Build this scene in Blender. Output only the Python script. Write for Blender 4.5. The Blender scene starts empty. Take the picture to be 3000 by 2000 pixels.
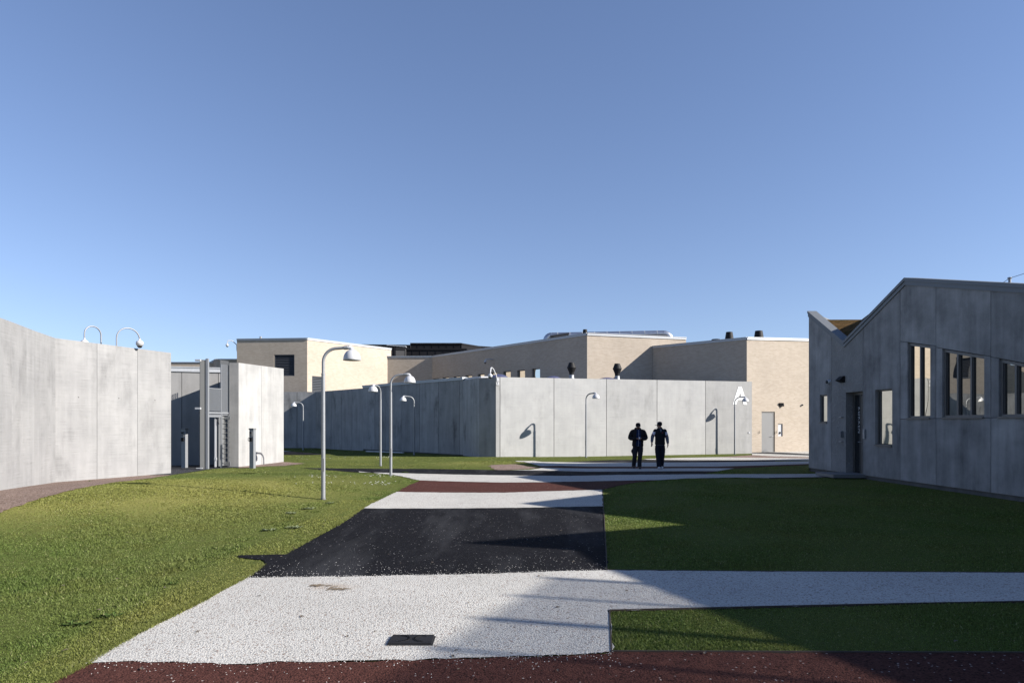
import bpy, bmesh, math, random
import numpy as np
from mathutils import Vector, Matrix
from mathutils.geometry import tessellate_polygon
random.seed(7); RNG = np.random.default_rng(11)
S = bpy.context.scene; COL = S.collection
EYE, FPX, CX, HY = 1.75, 2000.0, 1500.0, 1240.0      # survey of the place from the camera station

# ------------------------------------------------------------------ helpers
def sstep(a, b, x):
    t = min(1, max(0, (x-a)/(b-a))); return t*t*(3-2*t)
def H(x, y):                                          # terrain height
    h = .33*math.exp(-((x+8.6)**2)/18 - ((y-15.8)**2)/18)
    h += .05*math.exp(-((x+4.6)**2)/6 - ((y-21.8)**2)/5)
    h += .20*math.exp(-((x+1.1)**2)/9 - ((y-28.6)**2)/2.6)
    h += .10*math.exp(-((x+8)**2)/22 - ((y-33)**2)/9) + .07*math.exp(-((x)**2)/16 - ((y-34.6)**2)/2)
    h -= .03*sstep(22, 30, y)
    h -= .12*sstep(40, 52, y)*sstep(-4, -12, x)
    return h
def G(px, py):                                        # where a sight line meets the terrain
    z = 0.
    for _ in range(25):
        y = (EYE-z)*FPX/(py-HY); x = (px-CX)/FPX*y; z = .5*z+.5*H(x, y)
    return (x, y)
def R(px, y): return ((px-CX)/FPX*y, y)
def ZA(py, y): return EYE+(HY-py)/FPX*y
def on_line(px, a, b):                                # sight line through px meets plan line a-b : (t, x, y)
    k = (px-CX)/FPX; dx, dy = b[0]-a[0], b[1]-a[1]
    t = (k*a[1]-a[0])/(dx-k*dy); return t, a[0]+t*dx, a[1]+t*dy

class MB:
    def __init__(s): s.v=[]; s.f=[]; s.uv=[]; s.tone=[]; s.sm=[]; s.mi=[]
    def face(s, pts, uvs=None, tone=.5, smooth=False, mi=0):
        n=len(s.v); s.v+= [tuple(p) for p in pts]; s.f.append(tuple(range(n,n+len(pts))))
        s.uv += uvs if uvs else [(p[0]+p[1], p[2]) for p in pts]; s.tone.append(tone); s.sm.append(smooth); s.mi.append(mi)
    def idx(s, verts, faces, smooth=True, tone=.5, mi=0):
        n=len(s.v); s.v+=[tuple(p) for p in verts]
        for f in faces:
            s.f.append(tuple(n+i for i in f)); s.sm.append(smooth); s.tone.append(tone); s.mi.append(mi)
            s.uv += [(verts[i][0]+verts[i][1], verts[i][2]) for i in f]
    def box(s, c, sz, rz=0, M=None, tone=.5, mi=0):
        hx,hy,hz = sz[0]/2,sz[1]/2,sz[2]/2
        P=[Vector((a*hx,b*hy,d*hz)) for d in (-1,1) for b in (-1,1) for a in (-1,1)]
        m = M if M else Matrix.Rotation(rz,3,'Z')
        P=[m@p+Vector(c) for p in P]
        for q in ((0,2,3,1),(4,5,7,6),(0,1,5,4),(1,3,7,5),(3,2,6,7),(2,0,4,6)):
            s.face([P[i] for i in q], tone=tone, mi=mi)
    def tube(s, path, r, n=10, cap=True, tone=.5, mi=0):
        path=[Vector(p) for p in path]; rs = r if isinstance(r,(list,tuple)) else [r]*len(path)
        V=[]; up=None
        for i,p in enumerate(path):
            d=(path[min(i+1,len(path)-1)]-path[max(i-1,0)]).normalized()
            if up is None: up = Vector((0,0,1)) if abs(d.z)<.9 else Vector((1,0,0))
            a=d.cross(up).normalized(); b=a.cross(d).normalized(); up=b
            for k in range(n):
                t=2*math.pi*k/n; V.append(p+(a*math.cos(t)+b*math.sin(t))*rs[i])
        F=[]
        for i in range(len(path)-1):
            for k in range(n):
                F.append((i*n+k, i*n+(k+1)%n, (i+1)*n+(k+1)%n, (i+1)*n+k))
        s.idx(V,F,True,tone,mi)
        if cap:
            s.face([V[k] for k in range(n)], tone=tone, mi=mi); s.face([V[-n+k] for k in reversed(range(n))], tone=tone, mi=mi)
    def lathe(s, prof, c, n=28, tone=.5, smooth=True, M=None, mi=0):
        V=[]; c=Vector(c)
        for r,z in prof:
            for k in range(n):
                t=2*math.pi*k/n; p=Vector((r*math.cos(t), r*math.sin(t), z))
                V.append((M@p if M else p)+c)
        F=[(i*n+k, i*n+(k+1)%n, (i+1)*n+(k+1)%n, (i+1)*n+k) for i in range(len(prof)-1) for k in range(n)]
        s.idx(V,F,smooth,tone,mi)
    def plate(s, fr, outline, holes=(), thick=.2, tone=.5, uo=0, mi=0):
        """flat plate in the frame fr=(O,U,N), outline in (u,z); front at N*0, back at -N*thick, holes cut through"""
        O,U,N = fr; P=lambda u,z,d=0: O+U*u+Vector((0,0,z))-N*d
        loops=[list(outline)]+[list(h) for h in holes]
        flat=[p for l in loops for p in l]
        tris=tessellate_polygon([[Vector((a,b,0)) for a,b in l] for l in loops])
        for t in tris:
            q=[flat[i] for i in t]
            ar=(q[1][0]-q[0][0])*(q[2][1]-q[0][1])-(q[2][0]-q[0][0])*(q[1][1]-q[0][1])
            nn=U.cross(Vector((0,0,1))); flip=(ar>0)!=(nn.dot(N)>0)
            if flip: q=q[::-1]
            s.face([P(*p) for p in q],[(p[0]+uo,p[1]) for p in q],tone,mi=mi)
            q=q[::-1]; s.face([P(p[0],p[1],thick) for p in q],[(p[0]+uo,p[1]) for p in q],tone,mi=mi)
        for l in loops:
            for i in range(len(l)):
                a,b=l[i],l[(i+1)%len(l)]
                s.face([P(*a),P(*b),P(*b,thick),P(*a,thick)],[(a[0]+uo,a[1]),(b[0]+uo,b[1]),(b[0]+uo+.2,b[1]),(a[0]+uo+.2,a[1])],tone,mi=mi)
    def build(s, name, mats, parent=None, weld=False, bevel=0, loc=None):
        me=bpy.data.meshes.new(name)
        V=[Vector(p)-Vector(loc) for p in s.v] if loc else s.v
        me.from_pydata(V,[],s.f)
        ul=me.uv_layers.new(name='UVMap'); ul.data.foreach_set('uv',np.array(s.uv,dtype=np.float32).ravel())
        at=me.attributes.new('tone','FLOAT','FACE'); at.data.foreach_set('value',np.array(s.tone,dtype=np.float32))
        me.polygons.foreach_set('use_smooth',s.sm)
        mats = mats if isinstance(mats,(list,tuple)) else [mats]
        for m in mats: me.materials.append(m)
        me.polygons.foreach_set('material_index',s.mi)
        if weld or bevel:
            bm=bmesh.new(); bm.from_mesh(me); bmesh.ops.remove_doubles(bm,verts=bm.verts,dist=1e-5)
            bmesh.ops.recalc_face_normals(bm,faces=bm.faces); bm.to_mesh(me); bm.free()
        me.update()
        o=bpy.data.objects.new(name,me); COL.objects.link(o)
        if loc and not parent: o.location=loc
        if parent: o.parent=parent
        if bevel:
            b=o.modifiers.new('bevel','BEVEL'); b.width=bevel; b.segments=2; b.limit_method='ANGLE'
        return o
def tag(o,label=None,cat=None,group=None,kind=None):
    if label: o['label']=label
    if cat: o['category']=cat
    if group: o['group']=group
    if kind: o['kind']=kind
    return o
def empty(name,loc=(0,0,0),rz=0,**k):
    o=bpy.data.objects.new(name,None); COL.objects.link(o); o.location=loc; o.rotation_euler=(0,0,rz); o.empty_display_size=.2
    return tag(o,**k)
def inv_parent(o, root):                               # keep world coordinates of a mesh built in world space
    o.parent=root; o.location=(-root.location.x,-root.location.y,-root.location.z)
    return o
def copy_tree(o,parent=None):
    c=o.copy(); COL.objects.link(c); c.parent=parent
    for ch in [x for x in bpy.data.objects if x.parent==o]: copy_tree(ch,c)
    return c

# ------------------------------------------------------------------ materials
class NT:
    def __init__(s,name):
        s.m=bpy.data.materials.new(name); s.m.use_nodes=True; s.t=s.m.node_tree; s.t.nodes.clear()
        s.out=s.n('ShaderNodeOutputMaterial'); s.b=s.n('ShaderNodeBsdfPrincipled'); s.l(s.b.outputs[0],s.out.inputs[0])
    def n(s,t,**k):
        x=s.t.nodes.new(t)
        for a,b in k.items():
            setattr(x,a,b)
        return x
    def l(s,a,b): s.t.links.new(a,b)
    def math(s,op,a,b=None,clamp=False):
        x=s.n('ShaderNodeMath',operation=op,use_clamp=clamp)
        for i,v in enumerate((a,b)):
            if v is None: continue
            if isinstance(v,(int,float)): x.inputs[i].default_value=v
            else: s.l(v,x.inputs[i])
        return x.outputs[0]
    def coord(s,kind='geo'):
        if kind=='uv': return s.n('ShaderNodeUVMap',uv_map='UVMap').outputs[0]
        if kind=='obj': return s.n('ShaderNodeTexCoord').outputs['Object']
        return s.n('ShaderNodeNewGeometry').outputs['Position']
    def noise(s,co,scale,detail=4,rough=.55,sc=(1,1,1)):
        mp=s.n('ShaderNodeMapping'); mp.inputs['Scale'].default_value=sc; s.l(co,mp.inputs[0])
        x=s.n('ShaderNodeTexNoise'); x.inputs['Scale'].default_value=scale; x.inputs['Detail'].default_value=detail; x.inputs['Roughness'].default_value=rough
        s.l(mp.outputs[0],x.inputs['Vector']); return x.outputs['Fac']
    def vor(s,co,scale,feat='F1'):
        x=s.n('ShaderNodeTexVoronoi',feature=feat); x.inputs['Scale'].default_value=scale; s.l(co,x.inputs['Vector']); return x
    def ramp(s,f,stops):
        x=s.n('ShaderNodeValToRGB'); e=x.color_ramp.elements
        while len(e)<len(stops): e.new(.5)
        for i,(p,c) in enumerate(stops):
            e[i].position=p; e[i].color=(*c,1) if isinstance(c,tuple) else (c,c,c,1)
        s.l(f,x.inputs[0]); return x.outputs[0]
    def mix(s,f,a,b,mode='MIX'):
        x=s.n('ShaderNodeMix',data_type='RGBA',blend_type=mode)
        for i,v in ((0,f),(6,a),(7,b)):
            if isinstance(v,(int,float)): x.inputs[i].default_value=v
            elif isinstance(v,tuple): x.inputs[i].default_value=(*v,1)
            else: s.l(v,x.inputs[i])
        return x.outputs[2]
    def scale(s,col,f):
        x=s.n('ShaderNodeVectorMath',operation='SCALE')
        if isinstance(col,tuple): x.inputs[0].default_value=col
        else: s.l(col,x.inputs[0])
        if isinstance(f,(int,float)): x.inputs['Scale'].default_value=f
        else: s.l(f,x.inputs['Scale'])
        return x.outputs[0]
    def bump(s,h,st=.3,d=.01):
        x=s.n('ShaderNodeBump'); x.inputs['Strength'].default_value=st; x.inputs['Distance'].default_value=d
        s.l(h,x.inputs['Height']); s.l(x.outputs[0],s.b.inputs['Normal'])
    def set(s,col=None,rough=None,metal=None,spec=None):
        if col is not None:
            if isinstance(col,tuple): s.b.inputs['Base Color'].default_value=(*col,1)
            else: s.l(col,s.b.inputs['Base Color'])
        if rough is not None:
            if isinstance(rough,(int,float)): s.b.inputs['Roughness'].default_value=rough
            else: s.l(rough,s.b.inputs['Roughness'])
        if metal is not None: s.b.inputs['Metallic'].default_value=metal
        if spec is not None: s.b.inputs['Specular IOR Level'].default_value=spec
        return s.m
def tone_of(t): return t.n('ShaderNodeAttribute',attribute_name='tone').outputs['Fac']
def concrete(name,base,mott=.3,streak=.25,lines=.12,stain=.0,tint=(1,.98,.95)):
    t=NT(name); uv=t.coord('uv')
    a=t.noise(uv,.9,6,.62); b=t.noise(uv,1.0,5,.6,(3.0,.28,1)); c=t.noise(uv,1.0,3,.6,(.8,26,1)); d=t.noise(uv,60,2,.5)
    e=t.noise(uv,2.4,5,.7,(1,.7,1))
    v=t.math('MULTIPLY_ADD',t.math('SUBTRACT',a,.5),mott*2.2); v.node.inputs[2].default_value=1
    v=t.math('ADD',v,t.math('MULTIPLY',t.math('SUBTRACT',b,.5),streak*2))
    msk=t.math('MULTIPLY',t.math('SUBTRACT',e,.42,True),4,True)
    v=t.math('ADD',v,t.math('MULTIPLY',t.math('MULTIPLY',t.math('SUBTRACT',c,.55),lines*2.6),msk))
    v=t.math('ADD',v,t.math('MULTIPLY',t.math('SUBTRACT',d,.5),.16))
    if stain:
        st=t.noise(uv,1.0,5,.65,(1.1,.45,1)); st=t.math('MULTIPLY',t.math('SUBTRACT',st,.55,True),5.5,True)
        v=t.math('SUBTRACT',v,t.math('MULTIPLY',st,stain))
    pits=t.vor(uv,9).outputs['Distance']; pits=t.math('LESS_THAN',pits,.055)
    v=t.math('SUBTRACT',v,t.math('MULTIPLY',pits,.10))
    tn=t.math('MULTIPLY_ADD',tone_of(t),.36); tn.node.inputs[2].default_value=.82
    v=t.math('MULTIPLY',t.math('MAXIMUM',v,.25),tn)
    warm=t.mix(a,(tint[0]*.97,tint[1]*.985,tint[2]*1.02),tint)
    col=t.scale(warm,t.math('MULTIPLY',v,base)); t.set(col,.85,spec=.25)
    t.bump(t.math('ADD',c,d),.25,.004); return t.m
def brick(name,c1,c2,mortar):
    t=NT(name); uv=t.coord('uv'); x=t.n('ShaderNodeTexBrick')
    t.l(uv,x.inputs['Vector']); x.inputs['Scale'].default_value=1
    for k,v in (('Mortar Size',.007),('Mortar Smooth',.3),('Bias',-.1),('Brick Width',.24),('Row Height',.067)): x.inputs[k].default_value=v
    x.inputs['Color1'].default_value=(*c1,1); x.inputs['Color2'].default_value=(*c2,1); x.inputs['Mortar'].default_value=(*mortar,1)
    a=t.noise(uv,.35,5,.6); g=t.noise(uv,1,2,.5,(3,4,1))
    f=t.math('MULTIPLY_ADD',t.math('SUBTRACT',a,.5),.34); f.node.inputs[2].default_value=1
    f=t.math('ADD',f,t.math('MULTIPLY',t.math('SUBTRACT',g,.5),.14))
    spots=t.noise(uv,1,1,.5,(3.4,9.3,1)); f=t.math('SUBTRACT',f,t.math('MULTIPLY',t.math('GREATER_THAN',spots,.77),.35))
    t.set(t.scale(x.outputs['Color'],f),.9,spec=.15); t.bump(t.math('SUBTRACT',1,x.outputs['Fac']),.15,.004); return t.m
def metal(name,col,rough,met=.9,mot=.12,sc=9,spec=.5):
    t=NT(name); co=t.coord('obj'); a=t.noise(co,sc,4,.6); f=t.math('MULTIPLY_ADD',t.math('SUBTRACT',a,.5),mot*2); f.node.inputs[2].default_value=1
    r=t.math('MULTIPLY_ADD',a,.12); r.node.inputs[2].default_value=max(0,rough-.06)
    return t.set(t.scale(col,f),r,met,spec)
def cloth(name,col,rough=.9):
    t=NT(name); co=t.coord('obj'); a=t.noise(co,14,3,.6); f=t.math('MULTIPLY_ADD',t.math('SUBTRACT',a,.5),.5); f.node.inputs[2].default_value=1
    t.set(t.scale(col,f),rough,spec=.2); t.bump(t.noise(co,22,3,.6),.5,.02); return t.m
M={}
M['con_left']=concrete('concrete_left',.24,.28,.26,.34,.26,(1,.985,.965))
M['con_mid']=concrete('concrete_mid',.335,.20,.16,.22,.20,(1,.99,.955))
M['con_side']=concrete('concrete_side',.27,.34,.40,.14,.55,(1,.985,.96))
M['con_block']=concrete('concrete_block',.26,.30,.36,.12,.10,(1,.985,.95))
M['con_back']=concrete('concrete_back',.27,.20,.18,.08,.15)
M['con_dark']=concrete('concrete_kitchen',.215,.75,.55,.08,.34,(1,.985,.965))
M['brick']=brick('pale_brick',(.385,.328,.268),(.33,.278,.22),(.41,.365,.31))
M['brick_dark']=brick('grey_brown_brick',(.27,.21,.155),(.21,.16,.12),(.26,.22,.18))
M['zinc']=metal('zinc_trim',(.36,.38,.40),.55,.5)
M['zinc_light']=metal('zinc_light_trim',(.45,.46,.47),.5,.3)
M['zinc_dark']=metal('zinc_dark_trim',(.13,.14,.15),.6,.2)
M['galv']=metal('galvanised_steel',(.235,.245,.26),.5,.35,.22,30)
M['galv_dark']=metal('galvanised_steel_dull',(.15,.155,.16),.6,.25,.12,14)
M['gate_grey']=metal('gate_grey_paint',(.085,.088,.09),.6,0,.06,3,.2)
M['duct']=metal('duct_steel',(.46,.47,.50),.4,1.,.1,6)
M['white']=metal('white_enamel',(.44,.445,.46),.35,0,.04,5)
M['black']=metal('black_enamel',(.010,.010,.011),.6,0,.2,5,.2)
M['frame']=metal('bronze_frame',(.13,.125,.12),.5,.3,.12,8)
M['darkframe']=metal('dark_frame',(.025,.026,.03),.45,.2,.1,8)
M['greydoor']=metal('grey_door',(.17,.17,.168),.5,0,.05,3)
M['louvre']=metal('louvre_dark',(.055,.06,.07),.5,.2,.1,8)
M['clad']=metal('black_cladding',(.010,.010,.012),.8,0,.3,1.2,.15)
M['cladgrey_lit']=metal('grey_lit_cladding',(.045,.045,.047),.8,0,.3,1.2,.15)  # paler copy of the black cladding, with sunlight on its faces in the colour
M['blind']=metal('pale_blind',(.50,.45,.34),.8,0,.05,3)
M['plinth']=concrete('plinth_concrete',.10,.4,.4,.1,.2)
M['steeledge']=metal('edging_steel',(.045,.032,.025),.8,.2,.3,20)
M['iron']=metal('cast_iron',(.018,.018,.02),.7,.1,.3,20,.3)
M['skylight']=metal('tinted_acrylic',(.07,.07,.13),.2,0,.05,3,.8)
t=NT('mirror_glass'); t.set((.60,.59,.55),.01,1.0); nz=t.noise(t.coord('geo'),1.1,1,.4); t.bump(nz,.06,.05); M['glass']=t.m
t=NT('dark_glass'); t.set((.015,.018,.02),.05,0,.8); M['darkglass']=t.m
t=NT('lens_dome'); t.set((.01,.01,.012),.05,0,.8); M['lens']=t.m
# grass, soil
t=NT('lawn_turf'); co=t.coord()
a=t.noise(co,.35,5,.6); b=t.noise(co,6,5,.7); c=t.noise(co,55,3,.7)
col=t.mix(a,(.060,.082,.019),(.088,.098,.027)); col=t.mix(t.math('MULTIPLY',t.math('SUBTRACT',b,.52,True),3,True),col,(.085,.075,.035))
f=t.math('MULTIPLY_ADD',c,1.1); f.node.inputs[2].default_value=.45
sx=t.n('ShaderNodeSeparateXYZ'); t.l(co,sx.inputs[0]); cr=t.math('MULTIPLY',t.math('SUBTRACT',sx.outputs[2],.03,True),6,True); col=t.mix(cr,col,(.20,.19,.06)); t.set(t.scale(col,f),.95,spec=.05); t.bump(t.math('ADD',c,b),.5,.02); M['turf']=t.m
t=NT('grass_blade'); co=t.coord(); a=t.noise(co,.30,4,.6); r=t.n('ShaderNodeAttribute',attribute_name='rnd').outputs['Fac']
c1=t.mix(t.math('MULTIPLY',t.math('SUBTRACT',a,.36,True),3.4,True),(.100,.150,.034),(.140,.170,.048))
p2=t.noise(co,1.3,3,.6); c1=t.mix(t.math('MULTIPLY',t.math('SUBTRACT',p2,.5,True),2.4,True),c1,(.135,.135,.034))
dr=t.n('ShaderNodeAttribute',attribute_name='dry').outputs['Fac']; c1=t.mix(dr,c1,(.255,.245,.070)); c2=t.mix(t.math('GREATER_THAN',r,.97),c1,(.22,.22,.10)); f=t.math('MULTIPLY_ADD',r,.6); f.node.inputs[2].default_value=.7
col=t.scale(c2,f); t.set(col,.6,spec=.2)
tr=t.n('ShaderNodeBsdfTranslucent'); t.l(col,tr.inputs[0]); mx=t.n('ShaderNodeMixShader'); mx.inputs[0].default_value=.42
t.l(t.b.outputs[0],mx.inputs[1]); t.l(tr.outputs[0],mx.inputs[2]); t.l(mx.outputs[0],t.out.inputs[0]); M['blade']=t.m
def stones(name,ca,cb,dark,speck=0,scale=75,speck_col=(.5,.49,.47),big=.1,stain=False,wear=0):
    t=NT(name); co=t.coord(); v=t.vor(co,scale); cell=t.n('ShaderNodeSeparateColor'); t.l(v.outputs['Color'],cell.inputs[0])
    col=t.mix(cell.outputs[0],ca,cb); col=t.mix(t.math('GREATER_THAN',cell.outputs[1],.93),col,dark)
    gap=t.math('MULTIPLY',t.math('SUBTRACT',v.outputs['Distance'],.50,True),2.2,True)
    col=t.mix(gap,col,tuple(x*.55 for x in ca))
    lg=t.noise(co,.7,5,.65); f=t.math('MULTIPLY_ADD',t.math('SUBTRACT',lg,.5),big*3); f.node.inputs[2].default_value=1
    col=t.scale(col,f)
    if wear:
        w=t.noise(co,1,4,.6,(1.1,.22,1)); w=t.math('MULTIPLY',t.math('SUBTRACT',w,.5,True),3,True)
        col=t.mix(t.math('MULTIPLY',w,wear),col,(.055,.056,.060))
    if speck:
        v2=t.vor(co,scale*.75); c3=t.n('ShaderNodeSeparateColor'); t.l(v2.outputs['Color'],c3.inputs[0])
        dn=t.noise(co,.9,3,.6); th=t.math('MULTIPLY_ADD',t.math('SUBTRACT',dn,.42,True),speck*6); th.node.inputs[2].default_value=.006
        sp=t.math('LESS_THAN',c3.outputs[0],th)
        sp=t.math('MULTIPLY',sp,t.math('LESS_THAN',v2.outputs['Distance'],.42))
        col=t.mix(sp,col,speck_col)
    if stain:
        sx=t.n('ShaderNodeSeparateXYZ'); t.l(co,sx.inputs[0])
        dx=t.math('DIVIDE',t.math('SUBTRACT',sx.outputs[0],G(975,1722)[0]),.42); dy=t.math('DIVIDE',t.math('SUBTRACT',sx.outputs[1],G(975,1722)[1]),.26)
        d=t.math('ADD',t.math('MULTIPLY',dx,dx),t.math('MULTIPLY',dy,dy)); nn=t.noise(co,9,4,.7)
        k=t.math('MULTIPLY',t.math('SUBTRACT',t.math('SUBTRACT',1.25,d),t.math('MULTIPLY',nn,1.3)),1.2,True)
        col=t.mix(t.math('MULTIPLY',k,.55),col,(.30,.235,.175))
    t.set(col,.95,spec=.08); t.bump(t.math('SUBTRACT',1,v.outputs['Distance']),.7,.008); return t.m
M['white_gravel']=stones('white_aggregate',(.39,.378,.35),(.49,.477,.445),(.25,.20,.17),0,70,stain=True,big=.13)
M['black_asphalt']=stones('black_asphalt',(.0045,.0046,.006),(.010,.010,.0125),(.022,.022,.025),.013,70,(.26,.255,.25),.25,wear=.8)
M['red_asphalt']=stones('red_asphalt',(.052,.020,.016),(.090,.037,.029),(.022,.010,.008),.020,70,(.30,.25,.23),.18)
M['soil']=stones('soil_gravel',(.15,.105,.085),(.27,.205,.175),(.07,.05,.04),.012,38,(.42,.38,.35),.25)
M['asphalt']=stones('grey_asphalt',(.028,.029,.032),(.055,.056,.06),(.10,.10,.10),.03,60,(.35,.34,.33),.25)
t=NT('moss_roof'); co=t.coord(); a=t.noise(co,4,6,.75); b=t.noise(co,28,4,.75)
col=t.ramp(a,[(.3,(.035,.040,.012)),(.5,(.10,.062,.025)),(.7,(.17,.10,.045))]); f=t.math('MULTIPLY_ADD',b,1.3); f.node.inputs[2].default_value=.35
t.set(t.scale(col,f),.95,spec=.05); t.bump(b,1,.05); M['moss']=t.m
M['roofing']=metal('roof_felt',(.12,.12,.125),.9,0,.2,2)
M['skin']=metal('skin',(.36,.20,.14),.55,0,.08,30)
M['skin_dark']=metal('skin_deep',(.17,.09,.06),.55,0,.08,30)
M['cl_black']=cloth('black_fabric',(.012,.012,.014))
M['cl_trouser']=cloth('dark_trouser_fabric',(.016,.017,.022))
M['cl_navy']=cloth('navy_tracksuit_fabric',(.008,.010,.018))
M['cl_blue']=cloth('blue_fabric',(.008,.020,.060))
M['cl_grey']=cloth('grey_fabric',(.11,.12,.15))
M['cl_white']=cloth('white_fabric',(.62,.60,.66))
M['cl_red']=cloth('red_fabric',(.20,.04,.04))
M['shoe_white']=cloth('white_shoe_leather',(.62,.63,.66),.5)
M['shoe_black']=cloth('black_shoe_leather',(.02,.02,.022),.5)
M['daisy']=metal('petal_white',(.8,.8,.78),.7,0,.02,4)
M['leaf']=metal('weed_leaf',(.055,.085,.022),.8,0,.3,30,.1)
M['leaf_grey']=metal('clover_leaf',(.15,.175,.10),.8,0,.3,30,.1)
M['twig']=metal('brown_twig',(.09,.07,.05),.8,0,.3,30)

# ------------------------------------------------------------------ ground
def cut_sheet(name,pts,z,mat,step=.6,jit=0.,world=False,ymax=None):
    P=[p if world else G(*p) for p in pts]
    Q=[]
    for i in range(len(P)):                            # subdivide and roughen the edges
        a,b=P[i],P[(i+1)%len(P)]; L=math.dist(a,b); n=max(1,int(L/.12)) if jit and L<12 else 1
        for k in range(n):
            t=k/n; x=a[0]+(b[0]-a[0])*t; y=a[1]+(b[1]-a[1])*t
            if jit and n>1: x+=random.gauss(0,jit); y+=random.gauss(0,jit)
            Q.append((x,y))
    bm=bmesh.new()
    tris=tessellate_polygon([[Vector((x,y,0)) for x,y in Q]])
    vs=[bm.verts.new((x,y,0)) for x,y in Q]
    for t in tris:
        try: bm.faces.new([vs[i] for i in t])
        except ValueError: pass
    xs=[q[0] for q in Q]; ys=[q[1] for q in Q]
    for ax,lo,hi in ((0,min(xs),max(xs)),(1,min(ys),max(ys))):
        k=math.ceil(lo/step)
        while k*step<hi:
            co=Vector((k*step,0,0)) if ax==0 else Vector((0,k*step,0)); no=Vector((1,0,0)) if ax==0 else Vector((0,1,0))
            bmesh.ops.bisect_plane(bm,geom=bm.verts[:]+bm.edges[:]+bm.faces[:],plane_co=co,plane_no=no,dist=1e-6); k+=1
    for v in bm.verts: v.co.z=H(v.co.x,v.co.y)+z
    for f in bm.faces:
        f.normal_update()
        if f.normal.z<0: f.normal_flip()
    me=bpy.data.meshes.new(name); bm.to_mesh(me); bm.free(); me.materials.append(mat)
    o=bpy.data.objects.new(name,me); COL.objects.link(o); tag(o,kind='structure'); return o,P
PATHS=[]
def path(name,pts,z,mat,jit=.012,far=False):
    o,P=cut_sheet(name,pts,z,mat,.6 if not far else 1.0,0 if far else jit); PATHS.append(P); return o
mb=MB(); mb.face([(-600,-200,-.35),(600,-200,-.35),(600,1500,-.35),(-600,1500,-.35)]); tag(mb.build('ground',M['soil']),kind='structure')
o,_=cut_sheet('lawn',[(-34,-6),(34,-6),(34,58),(-34,58)],0,M['turf'],.8,world=True)
wtop=[(719,1695),(900,1693),(1168,1689),(1413,1684),(1614,1677),(1778,1672)]
wbot=[(1791.5,1912),(1775,1918),(1570,1925),(1257,1934),(900,1944),(817,1941),(723,1952),(616,1946),(384,1941.5),(257,1947)]
path('white_gravel_path',wtop+[(2197,1676),(2640,1678),(3000,1680),(3500,1683),(3500,1756),(3000,1765),(2640,1771.5),(2253,1780),(1786,1791)]+wbot+[(312,1911),(393,1863),(491,1813),(594,1762),(647,1731)],.016,M['white_gravel'])
path('red_asphalt_path',[(-260,2200),(152,2000)]+wbot[::-1]+[(3000,1916),(3600,1919),(3600,3400),(-600,3400)],.012,M['red_asphalt'])
path('black_asphalt_path',[(719,1695),(754,1670),(775,1653),(768,1641),(701,1635),(696,1628),(835,1625),(915,1579),(1000,1532),(1065,1490),(1480,1489),(1766,1484),(1771,1530),(1775,1600)]+wtop[::-1][:-1],.012,M['black_asphalt'])
path('white_gravel_path',[(1065,1490),(1114,1463),(1159,1441.5),(1480,1444),(1600,1440),(1764,1435),(1766,1484),(1480,1489)],.016,M['white_gravel'])
path('red_asphalt_path',[(1159,1441.5),(1168,1436),(1226,1407.5),(1476,1414),(1597,1413),(1900,1407),(1932,1406.7),(1866,1413),(1816,1421.6),(1764,1435),(1600,1440),(1480,1444)],.012,M['red_asphalt'])
path('white_gravel_path',[(1047,1381),(1056,1384),(1225,1388),(1391,1391.5),(1659,1394.6),(1800,1392),(1900,1391),(2055,1389.5),(2300,1389),(2540,1386.5),(2540,1396.5),(2253,1401),(2164,1399),(2060,1401),(2010,1402),(1932,1406.7),(1900,1407),(1597,1413),(1476,1414),(1226,1407.5),(1186,1398),(1150,1391),(1092,1385)],.016,M['white_gravel'],.02)
path('black_asphalt_path',[(880,1370.8),(1078,1373),(1240,1373.5),(1431,1376.5),(1499,1377.5),(1580,1378.5),(1720,1382),(2000,1380.5),(2103,1380.5),(2055,1389.5),(1900,1391),(1800,1392),(1659,1394.6),(1391,1391.5),(1225,1388),(1056,1384),(960,1377)],.012,M['black_asphalt'],.02)
path('white_gravel_path',[(1499,1377.5),(1556,1376),(1583,1372),(1591,1370.4),(1720,1372.8),(2000,1372),(2151,1372.3),(2103,1380.5),(2000,1380.5),(1720,1382),(1580,1378.5)],.016,M['white_gravel'],far=True)
path('red_asphalt_path',[(1564,1371.5),(1585,1365.7),(1640,1364.7),(1720,1366.7),(1900,1367),(2100,1367),(2250,1363),(2420,1357.5),(2420,1359.5),(2262,1366.3),(2151,1372.3),(2000,1372),(1720,1372.8),(1591,1370.4)],.012,M['red_asphalt'],far=True)
path('white_gravel_path',[(1509,1350.4),(1564,1350),(1587,1353),(1720,1355.3),(1900,1355),(2100,1354),(2280,1352),(2460,1350),(2420,1357.5),(2250,1363),(2100,1367),(1900,1367),(1720,1366.7),(1640,1364.7),(1585,1365.7),(1579,1364.7),(1538,1354.5)],.016,M['white_gravel'],far=True)
path('black_asphalt_path',[(1657,1353.4),(1720,1350.4),(1790,1347.5),(1896,1346.5),(2000,1348),(2270,1348.3),(2270,1352.2),(2100,1354),(1900,1355),(1720,1355.3)],.012,M['black_asphalt'],far=True)
path('white_gravel_path',[(1885,1344.6),(2000,1341),(2103,1339.5),(2200,1341),(2460,1343.5),(2460,1348.5),(2270,1348.3),(2000,1348),(1896,1346.5)],.016,M['white_gravel'],far=True)
path('red_asphalt_path',[(2099,1339.3),(2156,1336),(2204,1333),(2260,1336.5),(2460,1341),(2460,1343.5),(2200,1341),(2103,1339.5)],.012,M['soil'],far=True)
path('white_gravel_path',[(2202,1328),(2260,1330),(2460,1338),(2460,1341),(2260,1336.5),(2204,1333)],.016,M['white_gravel'],far=True)
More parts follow.
